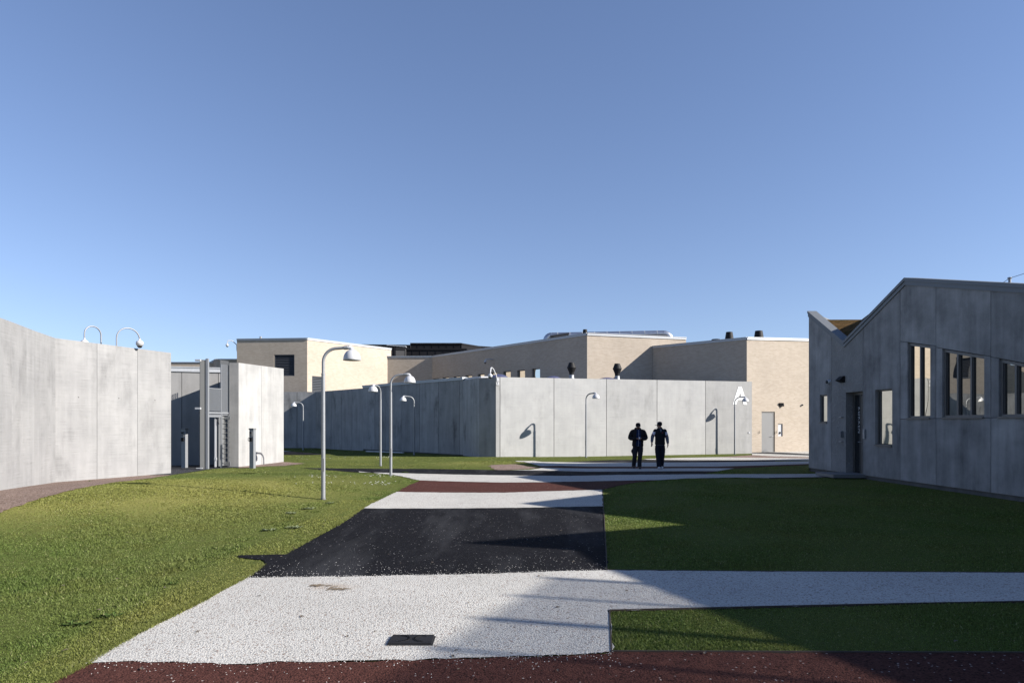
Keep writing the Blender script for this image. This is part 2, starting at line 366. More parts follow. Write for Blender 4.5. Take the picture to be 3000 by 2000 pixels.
path('black_asphalt_path',[(2202,1323),(2290,1325.5),(2460,1335),(2460,1338),(2260,1330),(2202,1328)],.012,M['asphalt'],far=True)
path('white_gravel_path',[(2202,1323),(2290,1325.5),(2460,1335),(2460,1318),(2202,1322)],.016,M['white_gravel'],far=True)
path('black_asphalt_path',[(740,1322),(855,1322.5),(905,1326.5),(955,1331),(900,1332.5),(740,1331.5)],.012,M['black_asphalt'],far=True)
path('white_gravel_path',[(740,1319),(831,1320.5),(858,1322.6),(740,1322)],.016,M['white_gravel'],far=True)
path('gate_yard_asphalt',[(500,1391.5),(580,1380),(607,1375),(640,1372),(700,1370),(700,1352),(440,1352),(440,1392)],.012,M['asphalt'],far=True)
path('soil_strip',[(-1100,1760),(-100,1540),(0,1501),(67,1478.6),(134,1456),(210,1436),(312,1418),(402,1405),(502,1391.5),(501,1380),(402,1388),(284,1397),(162,1402),(100,1415),(0,1436),(-100,1462),(-1300,1640)],.010,M['soil'],.03)
path('soil_strip',[(697,1372),(780,1365.5),(831,1364.5),(885,1358.5),(897,1357.5),(860,1355),(831,1353),(780,1356),(697,1367)],.010,M['soil'],.03)
path('soil_bank',[(1434,1362.6),(1464.5,1360.6),(1511,1360.6),(1546,1365.7),(1575,1369),(1564,1372),(1495,1376.5),(1454,1377),(1438,1370)],.010,M['soil'],.04)

def pip(P,x,y):
    ins=np.zeros(len(x),bool); n=len(P)
    for i in range(n):
        x1,y1=P[i]; x2,y2=P[(i+1)%n]
        if y1==y2: continue
        c=((y1>y)!=(y2>y)) & (x < (x2-x1)*(y-y1)/(y2-y1)+x1); ins^=c
    return ins
YARD=[(-14,3),(-11.96,15.95),(-13.2,19.77),(-11.93,23.9),(-11.4,27.8),(-10.3,30.8),(-19,53.2),(-15.2,52.8),(-10.05,46),(-2.7,37.6),(-1.7,35.35),(-.82,35.03),(14.2,40.4),(21,44),(14.5,28),(10.9,25.25),(11.8,3)]
def Hn(x,y):
    ss=lambda a,b,v:(lambda t:t*t*(3-2*t))(np.clip((v-a)/(b-a),0,1))
    h=.33*np.exp(-((x+8.6)**2)/18-((y-15.8)**2)/18)+.05*np.exp(-((x+4.6)**2)/6-((y-21.8)**2)/5)
    h+=.20*np.exp(-((x+1.1)**2)/9-((y-28.6)**2)/2.6)+.10*np.exp(-((x+8)**2)/22-((y-33)**2)/9)+.07*np.exp(-(x**2)/16-((y-34.6)**2)/2)
    return h-.03*ss(22,30,y)-.12*ss(40,52,y)*ss(-4,-12,x)
BREAK=[G(*p) for p in ((60,1935),(223,1849),(400,1765),(491,1718),(600,1665),(670,1621),(800,1560),(937,1496),(1010,1450))]
def dline(P,x,y):
    d=np.full(len(x),9e9)
    for (ax,ay),(bx,by) in zip(P,P[1:]):
        t=np.clip(((x-ax)*(bx-ax)+(y-ay)*(by-ay))/((bx-ax)**2+(by-ay)**2),0,1); d=np.minimum(d,np.hypot(x-ax-t*(bx-ax),y-ay-t*(by-ay)))
    return d
def blades(name,n,y0,y1,hgt,wid,mask=None,label=None,xy=None):
    if xy is None:
        y=y0*(y1/y0)**RNG.random(n); x=(RNG.random(n)*2-1)*(.95*y+2.2)
        keep=pip(YARD,x,y)
        for P in PATHS: keep&=~pip(P,x,y)
    else:
        x,y=xy; keep=np.ones(len(x),bool)
    if mask is not None: keep&=mask(x,y)
    x=x[keep]; y=y[keep]; n=len(x)
    z=Hn(x,y)-.004; r=RNG.random(n); a=RNG.random(n)*2*np.pi
    w=np.maximum(wid,.00085*y)*(.7+.6*RNG.random(n)); patch=.75+.5*np.sin(x*1.7+np.sin(y*1.1))*np.sin(y*1.3+np.sin(x*.9))
    h=hgt*(.55+.8*RNG.random(n))*np.clip(patch,.5,1.3)*(1-.45*np.clip((y-12)/20,0,1)); ln=h*(.25+.7*RNG.random(n)); b=RNG.random(n)*2*np.pi
    dx,dy=np.cos(a)*w,np.sin(a)*w; tx,ty=np.cos(b)*ln,np.sin(b)*ln
    V=np.empty((n,5,3),np.float32)
    V[:,0]=np.stack([x-dx,y-dy,z],1); V[:,1]=np.stack([x+dx,y+dy,z],1)
    V[:,2]=np.stack([x+dx*.7+tx*.35,y+dy*.7+ty*.35,z+h*.6],1); V[:,3]=np.stack([x-dx*.7+tx*.35,y-dy*.7+ty*.35,z+h*.6],1)
    V[:,4]=np.stack([x+tx,y+ty,z+h],1)
    me=bpy.data.meshes.new(name); me.vertices.add(n*5); me.vertices.foreach_set('co',V.ravel())
    base=(np.arange(n)*5)[:,None]; L=np.concatenate([base+np.array([[0,1,2,3]]),base+np.array([[3,2,4]])],1).astype(np.int32)
    me.loops.add(n*7); me.loops.foreach_set('vertex_index',L.ravel()); me.polygons.add(n*2)
    st=(np.arange(n)*7)[:,None]+np.array([[0,4]]); me.polygons.foreach_set('loop_start',st.ravel().astype(np.int32))
    me.polygons.foreach_set('loop_total',np.tile([4,3],n).astype(np.int32))
    at=me.attributes.new('rnd','FLOAT','POINT'); at.data.foreach_set('value',np.repeat(r,5).astype(np.float32))
    ybk=np.interp(x,[p[0] for p in BREAK],[p[1] for p in BREAK],left=-99,right=-99)
    low=np.clip((x-np.interp(y,[p[1] for p in BREAK],[p[0] for p in BREAK]))*5,0,1)*(x<0)*(y<15)
    dry=np.clip((Hn(x,y)-.02)/.16,0,1)*(y<25)*.62+.40*low+.30*((y>26)&(x>-2))+.25*((y>24)&(x<=-2))
    dry=np.clip(dry*(.8+.4*RNG.random(n))+.12*(np.sin(x*.9+2*np.sin(y*.31))*np.sin(y*.7)),0,1)
    at=me.attributes.new('dry','FLOAT','POINT'); at.data.foreach_set('value',np.repeat(dry,5).astype(np.float32))
    me.update(calc_edges=True); me.materials.append(M['blade'])
    o=bpy.data.objects.new(name,me); COL.objects.link(o); return tag(o,label,None,None,'stuff')
blades('grass',2250000,3.6,52,.020,.0014,label='short mown grass of the lawns between the paths')
tall=lambda x,y:(x<-1)&(np.sin(x*2.3+y*1.7)+np.sin(y*3.1-x)+.7*np.sin(x*5.1+2*y)>.9)
blades('long_grass',50000,4.4,30,.045,.0018,tall,'longer unmown grass tufts along the left slope')
# shaggy rims along the path edges
def rim(pts,n,hgt=.06,side=.05):
    global rx,ry
    P=[G(*p) for p in pts]; L=[math.dist(P[i],P[i+1]) for i in range(len(P)-1)]
    xs=[];ys=[]
    for i in range(len(P)-1):
        k=int(n*L[i]/sum(L)); t=RNG.random(k); nx,ny=-(P[i+1][1]-P[i][1])/L[i],(P[i+1][0]-P[i][0])/L[i]
        d=np.abs(RNG.normal(0,side,k)); xs.append(P[i][0]+(P[i+1][0]-P[i][0])*t+nx*d); ys.append(P[i][1]+(P[i+1][1]-P[i][1])*t+ny*d)
    return np.concatenate(xs),np.concatenate(ys)
EDGE=[(60,2055),(152,2000),(257,1947),(312,1911),(393,1863),(491,1813),(594,1762),(647,1731),(719,1695),(754,1670),(775,1653)]
ex,ey=rim(EDGE,26000,side=.045); ex2,ey2=rim([(835,1625),(915,1579),(1000,1532),(1065,1490),(1114,1463),(1159,1441),(1226,1408)],14000,side=.05)
sh_=RNG.normal(0,.012,len(ex)+len(ex2)); xx=np.concatenate([ex,ex2])+.02+sh_; yy=np.concatenate([ey,ey2])-.01
blades('edge_grass',0,0,0,.034,.0019,None,'shaggy grass hanging over the left edge of the paths',xy=(xx,yy))
bx_,by_=rim([(60,1935),(223,1849),(400,1765),(491,1718),(600,1665),(670,1621),(800,1560),(937,1496)],15000,side=.22)
k_=(np.sin(bx_*7+by_*3)+np.sin(by_*9-bx_*4)+.6*RNG.random(len(bx_)))>.5
blades('long_grass',0,0,0,.045,.0018,None,'ragged unmown grass along the step in the left slope',xy=(bx_[k_],by_[k_]))
# steel edging between paths and the right-hand lawns; the last strip stands for shade
def edging(pts,label,h=.022):
    mb=MB(); P=[G(*p) for p in pts]; Q=[]
    for a,b in zip(P,P[1:]):
        n=max(1,int(math.dist(a,b)/.7))
        Q+=[(a[0]+(b[0]-a[0])*k/n,a[1]+(b[1]-a[1])*k/n) for k in range(n)]
    Q.append(P[-1])
    for a,b in zip(Q,Q[1:]):
        L=math.dist(a,b); mx,my=(a[0]+b[0])/2,(a[1]+b[1])/2
        mb.box((mx,my,H(mx,my)+h/2-.02),(L,.012,h+.04),math.atan2(b[1]-a[1],b[0]-a[0]))
    tag(mb.build('steel_edging',M['steeledge']),label,'edging','steel edging strips of the right-hand lawns')
edging([(1766,1436),(1768,1484),(1771,1530),(1775,1600),(1778,1672),(2197,1676),(2640,1678),(3000,1680),(3400,1682)],'dark steel edging round the large shaded lawn at the right')
edging([(3400,1757),(3000,1765),(2640,1771.5),(2253,1780),(1786,1791),(1791.5,1912),(3000,1916),(3500,1918)],'dark steel edging round the small foreground lawn between white and red paths')
edging([(2529,1397.5),(2253,1401.5)],'dark strip standing in for the shade under the raised edge of the narrow white path that ends at the dark door',.03)  # dark strip put in for the shade below the raised path end
# loose stones spilled over the joints
def scatter(name,pts,n,mat,size,spread,label):
    mb=MB(); P=[G(*p) for p in pts]; L=[math.dist(P[i],P[i+1]) for i in range(len(P)-1)]
    for i in range(len(P)-1):
        for k in range(int(n*L[i]/sum(L))):
            t=random.random(); x=P[i][0]+(P[i+1][0]-P[i][0])*t; y=P[i][1]+(P[i+1][1]-P[i][1])*t+spread[0]+random.choice((random.expovariate(1/spread[1]),random.gauss(0,spread[2])))
            x+=random.gauss(0,.02); s=size*random.uniform(.5,1.3); z=H(x,y)+.02+s*.3
            V=[(x+s*math.cos(a)*random.uniform(.7,1.1),y+s*math.sin(a)*random.uniform(.7,1.1),z-.3*s) for a in (0,1.57,3.14,4.71)]+[(x,y,z+s*.45)]
            mb.idx(V,[(0,1,4),(1,2,4),(2,3,4),(3,0,4)],False)
    tag(mb.build(name,mat),label,kind='stuff')
t=NT('loose_white_stone'); t.set((.60,.58,.55),.8); M['stone_w']=t.m
scatter('loose_gravel',wtop,1000,M['stone_w'],.0042,(0,.30,.02),'loose white stones spilled over the near edge of the black asphalt')
scatter('loose_gravel',[(1500,1926),(1791,1912)],200,M['stone_w'],.0045,(-.02,-.12,.03),'loose white stones spilled onto the red asphalt at the right')
scatter('loose_gravel',wbot[2:],320,M['stone_w'],.0042,(0,-.16,.025),'loose white stones spilled onto the red asphalt in the foreground')

# drain cover
dr=[G(1141,1893),G(1250,1894),G(1268,1872),G(1165,1872)]
cx=sum(p[0] for p in dr)/4; cy=sum(p[1] for p in dr)/4
root=empty('drain_cover',(cx,cy,.016),label='dark slotted iron drain cover set in the white gravel path',cat='drain cover')
mb=MB(); mb.box((0,0,.002),(.36,.22,.012)); mb.build('frame',M['iron'],root)
mb=MB()
for i in range(13): mb.box((0,-.098+i*.0164,.014),(.335,.009,.014))
mb.build('grate',M['iron'],root)
mb=MB()
for sx in (-.09,.09):
    mb=MB()
    for k in range(18):
        a=math.pi*k/17*1.1-1.7; b=a+.2
        mb.box((sx+.07*math.cos(a)*(1 if sx<0 else -1),.07*math.sin(a),.022),(.018,.024,.004),a if sx<0 else math.pi-a)
    mb.build('raised_ring',M['iron'],root)
# small litter on gravel: dried twigs
for (px,py,lab) in ((930,1722,'dry brown twig lying on the rusty patch of the white path'),(975,1731,'small dark twig at the near side of the rusty patch on the white path')):
    x,y=G(px,py); mb=MB()
    for k in range(9):
        a=random.uniform(.3,.9); L=random.uniform(.05,.13); ox,oy=random.uniform(-.1,.1),random.uniform(-.05,.05)
        mb.tube([(x+ox,y+oy,.022),(x+ox+L*math.cos(a)*.5,y+oy+L*math.sin(a)*.5,.032),(x+ox+L*math.cos(a),y+oy+L*math.sin(a),.023)],[.004,.005,.002],5)
    tag(mb.build('twig',M['twig']),lab,'twig')

# weeds, daisies in the lawns
def weed(px,py,label,r=.10,n=26,mat='leaf',name='weed'):
    r*=.55
    x,y=G(px,py); mb=MB()
    for k in range(n):
        a=random.uniform(0,6.28); L=r*random.uniform(.5,1.2); e=random.uniform(.1,.9); w=L*.22
        ox,oy=random.uniform(-r,r)*1.4,random.uniform(-r,r)*.6; z=H(x,y)+.01
        c,s=math.cos(a),math.sin(a)
        P0=(x+ox,y+oy,z); P1=(x+ox+c*L*.5-s*w,y+oy+s*L*.5+c*w,z+L*.5*e); P2=(x+ox+c*L*.5+s*w,y+oy+s*L*.5-c*w,z+L*.5*e); P3=(x+ox+c*L,y+oy+s*L,z+L*e*.6)
        mb.face([P0,P2,P3,P1])
    return tag(mb.build(name,M[mat]),label,'weed','weeds growing in the lawn')
for a in ((228,1830,'leafy green weed low on the slope beside the bottom left path edge',.12,34),(318,1808,'broad-leaved weed clump on the left slope just above another weed',.11,30),
          (510,1712,'small weed tuft near the middle of the left slope edge',.07,22),(1188,1385,'dark green weed clump at the path corner right of the second tall lamp',.16,44),
          (262,1410,'small green weed at the foot of the left concrete wall',.08,18),(1560,1354,'tiny weed sprouting where the far white path begins',.10,16),
          (1700,1337,'small weed before the long bright concrete wall',.10,16)):
    weed(*a)
for a in ((790,1555,'pale grey-green weed patch nearest the notch in the black path',.12,40,'leaf_grey'),(850,1505,'pale weed patch on the slope left of the tall front lamp',.12,40,'leaf_grey'),
          (965,1475,'pale weed patch at the foot of the tall front lamp',.10,40,'leaf_grey'),(860,1547,'pale flat weed patch above the notch in the black path',.14,44,'leaf_grey'),(905,1492,'pale weed patch just left of the tall front lamp base',.13,44,'leaf_grey')):
    weed(*a)
mb=MB()
for _ in range(170):
    px=random.gauss(random.choice((1130,1105,1130,900,960,1040)),22); py=random.choice((1343,1398,1420,1319))+random.gauss(0,2.5)
    x,y=G(px,max(py,1312)); mb.lathe([(0,.0),(.012,.003),(.016,0)],(x,y,H(x,y)+.06),6)
tag(mb.build('daisies',M['daisy']),'tiny white daisies dotted in the sunlit grass',kind='stuff')

mb=MB()
for _ in range(70):
    px=random.uniform(40,2950); py=1395+580*random.random()**1.3; x,y=G(px,py); a=random.uniform(0,6.28); L=random.uniform(.015,.032); z=H(x,y)+.02
    c,s_=math.cos(a)*L,math.sin(a)*L; mb.face([(x-c,y-s_,z),(x+s_*.5,y-c*.5,z+.008),(x+c,y+s_,z+.004),(x-s_*.5,y+c*.5,z+.006)])
tag(mb.build('fallen_leaves',M['twig']),'small dry brown leaves scattered over lawns and paths',kind='stuff')
# ------------------------------------------------------------------ walls
def frame_of(a,b):
    U=Vector((b[0]-a[0],b[1]-a[1],0)); L=U.length; U/=L; N=Vector((U.y,-U.x,0))
    if N.dot(Vector((a[0],a[1],0)))>0: N=-N           # face the camera station
    return (Vector((a[0],a[1],0)),U,N),L
def panels(mb,a,b,joints_px,z0,z1,thick=.22,gap=.022,zb=None,tones=None):
    fr,L=frame_of(a,b); us=[0]+[on_line(p,a,b)[0]*L for p in joints_px]+[L]
    zt=(lambda u: z1) if not isinstance(z1,tuple) else (lambda u: z1[0]+(z1[1]-z1[0])*u/L)
    for i in range(len(us)-1):
        u0=us[i]+(gap/2 if i else 0); u1=us[i+1]-(gap/2 if i<len(us)-2 else 0)
        mb.plate(fr,[(u0,z0),(u1,z0),(u1,zt(u1)),(u0,zt(u0))],(),thick,random.random() if tones is None else tones[i],uo=random.uniform(0,60))
    O,U,N=fr
    for u in us[1:-1]:                                 # recessed dark joint filler
        mb.plate((O-N*.035,U,N),[(u-.03,z0),(u+.03,z0),(u+.03,zt(u)-.01),(u-.03,zt(u)-.01)],(),.05,.0,mi=1)
    return fr,L
lw=[(-11.0,8.0),(-11.53,12.2),R(0,15.95),R(32.5,16.55),R(100,18.15),R(162.5,19.77)]
lw2=R(501,23.9)
root=empty('concrete_wall',(-12.5,20,0),label='tall sunlit grey concrete panel wall at the left with two hooked camera poles',cat='concrete wall')
mb=MB(); LP=[(-10.2,8.4),(-10.75,11.2),(-11.35,13.6),R(0,15.95),R(34,16.6),R(101,18.2),R(162.5,19.77)]
for a_,b_ in zip(LP,LP[1:]): panels(mb,a_,b_,[],-.4,4.22,tones=[random.uniform(.35,.6)])
panels(mb,R(162.5,19.77),lw2,[284.5,403],-.4,4.22,.22,.010,tones=[.5,.58,.44])
mb.build('wall',[M['con_left'],M['con_side']]).name='wall_panels'; o=bpy.data.objects['wall_panels']; inv_parent(o,root); o.name='wall_panel'
mb=MB()                                                # lifting sockets cast in the panels
for px,py in ((230,1163),(348,1166),(454,1172)):
    t_,x,y=on_line(px,R(162.5,19.77),lw2); fr,_=frame_of(R(162.5,19.77),lw2); mb.lathe([(0,.002),(.016,.004),(.022,.001)],(x,y,ZA(py,y)),12,M=Matrix(((fr[1].x,0,fr[2].x),(fr[1].y,0,fr[2].y),(0,1,0))))
inv_parent(mb.build('lifting_socket',M['plinth']),root)

# block wall beside gate
A=R(699,27.8); B=R(831,30.8); Ap=R(672,27.78)
root=empty('concrete_wall',(A[0],A[1],0),label='short bright concrete wall right of the pedestrian gate with an intercom post before it',cat='concrete wall')
mb=MB(); panels(mb,A,B,[766],-.4,4.22,.02,.010)
fr,L=frame_of(Ap,A); mb.plate(fr,[(0,-.4),(L,-.4),(L,4.22),(0,4.22)],(),.02,.25,uo=9)
bx=[Ap,A,B,(B[0]-.42,B[1]+.05)]
for zz in (4.219,): mb.face([(p[0],p[1],zz) for p in bx])
fr2,L2=frame_of(Ap,(B[0]-.42,B[1]+.05)); mb.plate(fr2,[(0,-.4),(L2,-.4),(L2,4.21),(0,4.21)],(),.02,.4)
inv_parent(mb.build('wall_panel',[M['con_block'],M['con_side']]),root)

# back wall behind gate, with zinc coping
root=empty('concrete_building',(-13,29.2,0),label='low concrete building with pale metal coping seen through the gate opening',cat='building')
mb=MB(); a,b=(-17.6,27.5),(-10.75,29.9); panels(mb,a,b,[440,532.5,640],-.4,3.98,.3)
inv_parent(mb.build('wall_panel',[M['con_back'],M['darkframe']]),root)
mb=MB(); fr,L=frame_of(a,b); O,U,N=fr; mb.plate((O+N*.05,U,N),[(0,3.93),(L,3.93),(L,4.10),(0,4.10)],(),.4); mb.plate((O+N*.08,U,N),[(0,4.102),(L,4.102),(L,4.14),(0,4.14)],(),.46)
inv_parent(mb.build('coping',M['zinc_light']),root)
mb=MB(); mb.face([(a[0],a[1]+.3,3.95),(b[0],b[1]+.3,3.95),(b[0]-.3,33,3.95),(a[0],36,3.95)]); inv_parent(mb.build('roof',M['roofing']),root)

# ------------------------------------------------------------------ central concrete building
C0=R(1453,35.03); C1=R(2203,40.5); Ca=R(1404,35.35); Cb=R(1357,37.6); Cc=R(1063,46.0); Cd=R(925,52.8); Ce=R(640,53.3)
root=empty('concrete_building',(C0[0],C0[1],0),label='long low concrete building with a sunlit front wall lettered A and a shaded side',cat='building')
mb=MB(); panels(mb,C0,C1,[1465,1623,1777,1925,2067],-.4,(4.13,4.23),.25,.03,tones=[.35,.75,.7,.45,.6,.15])
inv_parent(mb.build('front_wall',[M['con_mid'],M['darkframe']]),root)
mb=MB(); panels(mb,C0,Ca,[],-.4,4.11,.25,tones=[.3]); panels(mb,Ca,Cb,[],-.4,4.12,.25,tones=[.75])
panels(mb,Cb,Cc,[1346,1285,1229,1177,1129,1098],.03,4.16,.25,.03,tones=[.6,.25,.7,.25,.55,.2,.7])
inv_parent(mb.build('side_wall',[M['con_side'],M['darkframe']]),root)
mb=MB(); fr,L=frame_of(Cb,Cc); O,U,N=fr; mb.plate((O-N*.05,U,N),[(0,-.4),(L,-.4),(L,.06),(0,.06)],(),.15,.2); inv_parent(mb.build('plinth',M['plinth']),root)
mb=MB(); mb.plate((O+N*.04,U,N),[(0,4.15),(L,4.15),(L,4.25),(0,4.25)],(),.35); mb.plate((O+N*.07,U,N),[(0,4.252),(L,4.252),(L,4.30),(0,4.30)],(),.4); inv_parent(mb.build('coping',M['zinc']),root)
mb=MB(); fr,L=frame_of(Ca,Cb); O,U,N=fr; mb.plate((O-N*.1,U,N),[(0,4.12),(L,4.12),(L,4.26),(0,4.20)],(),.4); inv_parent(mb.build('coping',M['white']),root)
mb=MB(); rp=[(C0[0]+.1,C0[1]+.25),(C1[0]-.1,C1[1]+.25),(14.2,44),(9.8,47.3),(5.1,45.9),(1.5,50),(-9.5,47),(Cc[0]+.3,Cc[1]+.1),(Cb[0]+.2,Cb[1]+.2),(Ca[0]+.1,Ca[1]+.25)]
mb.face([(x,y,4.0) for x,y in rp]); inv_parent(mb.build('roof',M['roofing']),root)
# letter A
fr,L=frame_of(C0,C1); O,U,N=fr
def lp(px,py):
    t_,x,y=on_line(px,C0,C1); return (t_*L, ZA(py,y))
s_=5.228; q=lambda u,v: lp(2080+u/s_,1100+v/s_)
mb=MB()
Af=(O+N*.016,U,N)
mb.plate(Af,[q(348,440),q(433,172),q(458,172),q(458,252),q(400,440)],(),.014)
mb.plate(Af,[q(458,172),q(483,172),q(566,444),q(514,444),q(458,252)],(),.014)
mb.plate((O+N*.018,U,N),[q(420,330),q(498,330),q(508,372),q(410,372)],(),.016)
M['sign_white']=metal('sign_white_paint',(.78,.78,.77),.5,0,.03,3); o=mb.build('letter_sign',M['sign_white']); inv_parent(o,root)
mb=MB(); mb.plate((O+N*.03,U,N),[lp(2192,1269),lp(2196,1269),lp(2196,1264.5),lp(2192,1264.5)],(),.03); inv_parent(mb.build('wall_plate',M['white']),root)
for (a_,b_) in ((1108,1116),(1121,1128)):
    mb=MB(); mb.plate((O+N*.03,U,N),[lp(1453.5,b_),lp(1462,b_),lp(1462,a_),lp(1453.5,a_)],(),.03)
    inv_parent(mb.build('camera_bracket',M['white']),root)
# plain yard wall running back to the left
root=empty('concrete_wall',(Cc[0],Cc[1],0),label='far plain concrete wall in shade behind the most distant street lamp',cat='concrete wall')
mb=MB(); panels(mb,Cc,Cd,[1031,1001,972],-.6,(4.12,4.19),.25,.04,tones=[.55,.45,.5,.4]); panels(mb,Cd,Ce,[870],-.6,(4.19,4.24),.25,.04,tones=[.5,.45])
inv_parent(mb.build('wall_panel',[M['con_side'],M['darkframe']]),root)
# pale plank lying at the foot of the side wall
a,b=R(1074,42.6),R(1182,40.6); mb=MB(); L=math.dist(a,b); mb.box(((a[0]+b[0])/2,(a[1]+b[1])/2,.02),(L,.14,.07),math.atan2(b[1]-a[1],b[0]-a[0]))
tag(mb.build('plank',M['white'],bevel=.01),'long pale plank lying in the grass along the shaded concrete side wall','plank')

# ------------------------------------------------------------------ brick buildings
def brick_building(segs,label,roofpts,rz,mat='brick',name='brick_building',cop=.16,copmat='zinc',wins=None):
    """segs: list of (a,b,z_a,z_b,holes,coping material)"""
    a0=segs[0][0]; root=empty(name,(a0[0],a0[1],0),label=label,cat='building')
    mb=MB(); 
    for a,b,za,zb,holes,cm in segs:
        fr,L=frame_of(a,b); mb.plate(fr,[(0,-.5),(L,-.5),(L,zb-cop),(0,za-cop)],holes,.40,.5,uo=random.uniform(0,9))
    inv_parent(mb.build('wall',M[mat]),root)
    for a,b,za,zb,holes,cm in segs:
        mb=MB(); fr,L=frame_of(a,b); O,U,N=fr
        mb.plate((O+N*.05,U,N),[(-.0,za-cop),(L,zb-cop),(L,zb-.04),(0,za-.04)],(),.45); mb.plate((O+N*.08,U,N),[(0,za-.038),(L,zb-.038),(L,zb),(0,za)],(),.5)
        inv_parent(mb.build('coping',M[cm]),root)
    mb=MB(); mb.face([(x,y,rz) for x,y in roofpts]); inv_parent(mb.build('roof',M['roofing']),root)
    return root
def rect(a,b,x0,y0,x1,y1):                             # photo rectangle -> (u,z) outline on wall a-b
    L=math.dist(a,b); t0,_,Y0=on_line(x0,a,b); t1,_,Y1=on_line(x1,a,b)
    zt=ZA(y0,(Y0+Y1)/2); zb=ZA(y1,(Y0+Y1)/2); return [(t0*L,zb),(t1*L,zb),(t1*L,zt),(t0*L,zt)]
def louvre(root,fr,r,depth=.12,n=14):
    O,U,N=fr; u0,z0=r[0]; u1,z1=r[2]; w=.07
    mb=MB()
    for (p) in ([(u0,z0),(u1,z0),(u1,z0+w),(u0,z0+w)],[(u0,z1-w),(u1,z1-w),(u1,z1),(u0,z1)],[(u0,z0+w),(u0+w,z0+w),(u0+w,z1-w),(u0,z1-w)],[(u1-w,z0+w),(u1,z0+w),(u1,z1-w),(u1-w,z1-w)]):
        mb.plate((O-N*.03,U,N),p,(),.1)
    f=inv_parent(mb.build('louvre_frame',M['louvre']),root)
    mb=MB(); n=int((z1-z0-2*w)/.13)
    for i in range(n):
        z=z0+w+(i+.5)*(z1-z0-2*w)/n; c=O+U*((u0+u1)/2)+Vector((0,0,z))-N*.10
        X=U; Z=(Vector((0,0,1))*.8+N*-.6).normalized(); Y=Z.cross(X)
        mb.box(c,(u1-u0-2*w,.012,.12),M=Matrix((X,Y,Z)).transposed())
    mb.plate((O-N*.2,U,N),[(u0,z0),(u1,z0),(u1,z1),(u0,z1)],(),.02)
    o=mb.build('louvre_blades',M['louvre']); inv_parent(o,root)
p0=R(694,55.35); p1=R(900,54.75); p2=R(1146,62.35)
l1=rect(p0,p1,803,1038.5,862.6,1101); l2=rect(p1,p2,914,1102,948,1165)
b1=brick_building([(p0,p1,8.61,8.61,[l1],'zinc'),(p1,p2,8.61,8.61,[l2],'zinc')],'tall pale brick building at centre left with two dark louvres',[(p0[0]+.2,p0[1]+.2),(p1[0],p1[1]+.3),(p2[0]-.3,p2[1]),(-14,70),(-26,70)],8.4)
louvre(b1,frame_of(p0,p1)[0],l1); louvre(b1,frame_of(p1,p2)[0],l2)
mb=MB(); x,y=R(763.7,57); mb.tube([(x,y,8.3),(x,y,9.0)],.09,10); inv_parent(mb.build('vent_pipe',M['galv']),b1)
# long building
f0=R(1720,46.1); f1=R(2010,48.3); l0=R(1267,61.6); r0=R(1125,62.0)
wins=[]
for x0,x1,y0 in ((1269,1286,1108),(1297,1315,1104.5),(1329,1348,1101.7),(1364,1383,1099),(1400,1419,1094.7),(1437,1456,1090.5),(1474,1496,1087),(1515,1538,1083.5),(1558,1582,1079)):
    wins.append(rect(l0,f0,x0,y0,x1,y0+52))
b2=brick_building([(r0,l0,7.86,7.85,[],'zinc'),(l0,f0,7.85,7.86,wins,'zinc'),(f0,f1,7.86,7.84,[],'zinc_light')],'long two-faced brick building with small windows and a steel duct on its roof',[(r0[0],r0[1]+.3),(l0[0]+.1,l0[1]+.3),(f0[0],f0[1]+.4),(f1[0]-.2,f1[1]+.2),(14,70),(-10,70)],7.62)
fr,L=frame_of(l0,f0); O,U,N=fr
for w in wins:
    (u0,z0),(_,_),(u1,z1),_=w
    mb=MB(); k=.06
    for p in ([(u0,z0),(u1,z0),(u1,z0+k),(u0,z0+k)],[(u0,z1-k),(u1,z1-k),(u1,z1),(u0,z1)],[(u0,z0+k),(u0+k,z0+k),(u0+k,z1-k),(u0,z1-k)],[(u1-k,z0+k),(u1,z0+k),(u1,z1-k),(u1-k,z1-k)]): mb.plate((O-N*.12,U,N),p,(),.06)
    wf=inv_parent(mb.build('window',M['frame']),b2)
    mb=MB(); mb.plate((O-N*.15,U,N),[(u0,z0),(u1,z0),(u1,z1),(u0,z1)],(),.02); pn=mb.build('pane',M['glass']); pn.parent=wf
# A building
w0=R(1912,47.5); c0=(14.31,41.6); c1_=R(2370,43.5); k=(24.5-c0[0])/(c1_[0]-c0[0]); c1=(24.5,c0[1]+(c1_[1]-c0[1])*k)
LA=math.dist(c0,c1); dr_=rect(c0,c1,2231.3,1205.4,2270,1326); dr_=[(dr_[0][0],-.06),(dr_[1][0],-.06),dr_[2],dr_[3]]; ni=rect(c0,c1,2279.5,1241,2293,1277.5)
za=7.01; zb=7.01+(7.15-7.01)*k
b3=brick_building([(w0,c0,7.14,7.01,[],'zinc'),(c0,c1,za,zb,[dr_,ni],'zinc_light')],'pale brick building with a grey door, right of the letter A wall',[(w0[0]+.2,w0[1]+.2),(c0[0],c0[1]+.4),(c1[0],c1[1]+.3),(24,60),(12,58)],6.9)
fr,L=frame_of(c0,c1); O,U,N=fr
(u0,z0),_,(u1,z1),_=dr_
mb=MB()
for p in ([(u0,z1-.10),(u1,z1-.10),(u1,z1),(u0,z1)],[(u1-.11,z0),(u1,z0),(u1,z1-.1),(u1-.11,z1-.1)],[(u0,z0),(u0+.03,z0),(u0+.03,z1-.1),(u0,z1-.1)]): mb.plate((O-N*.04,U,N),p,(),.14)
df=inv_parent(mb.build('door_frame',M['frame']),b3)
mb=MB(); mb.plate((O-N*.045,U,N),[(u0+.03,z0),(u1-.115,z0),(u1-.115,z1-.105),(u0+.03,z1-.105)],(),.05); dl=inv_parent(mb.build('door',M['greydoor']),b3)
hu=u1-.2; hz=.97
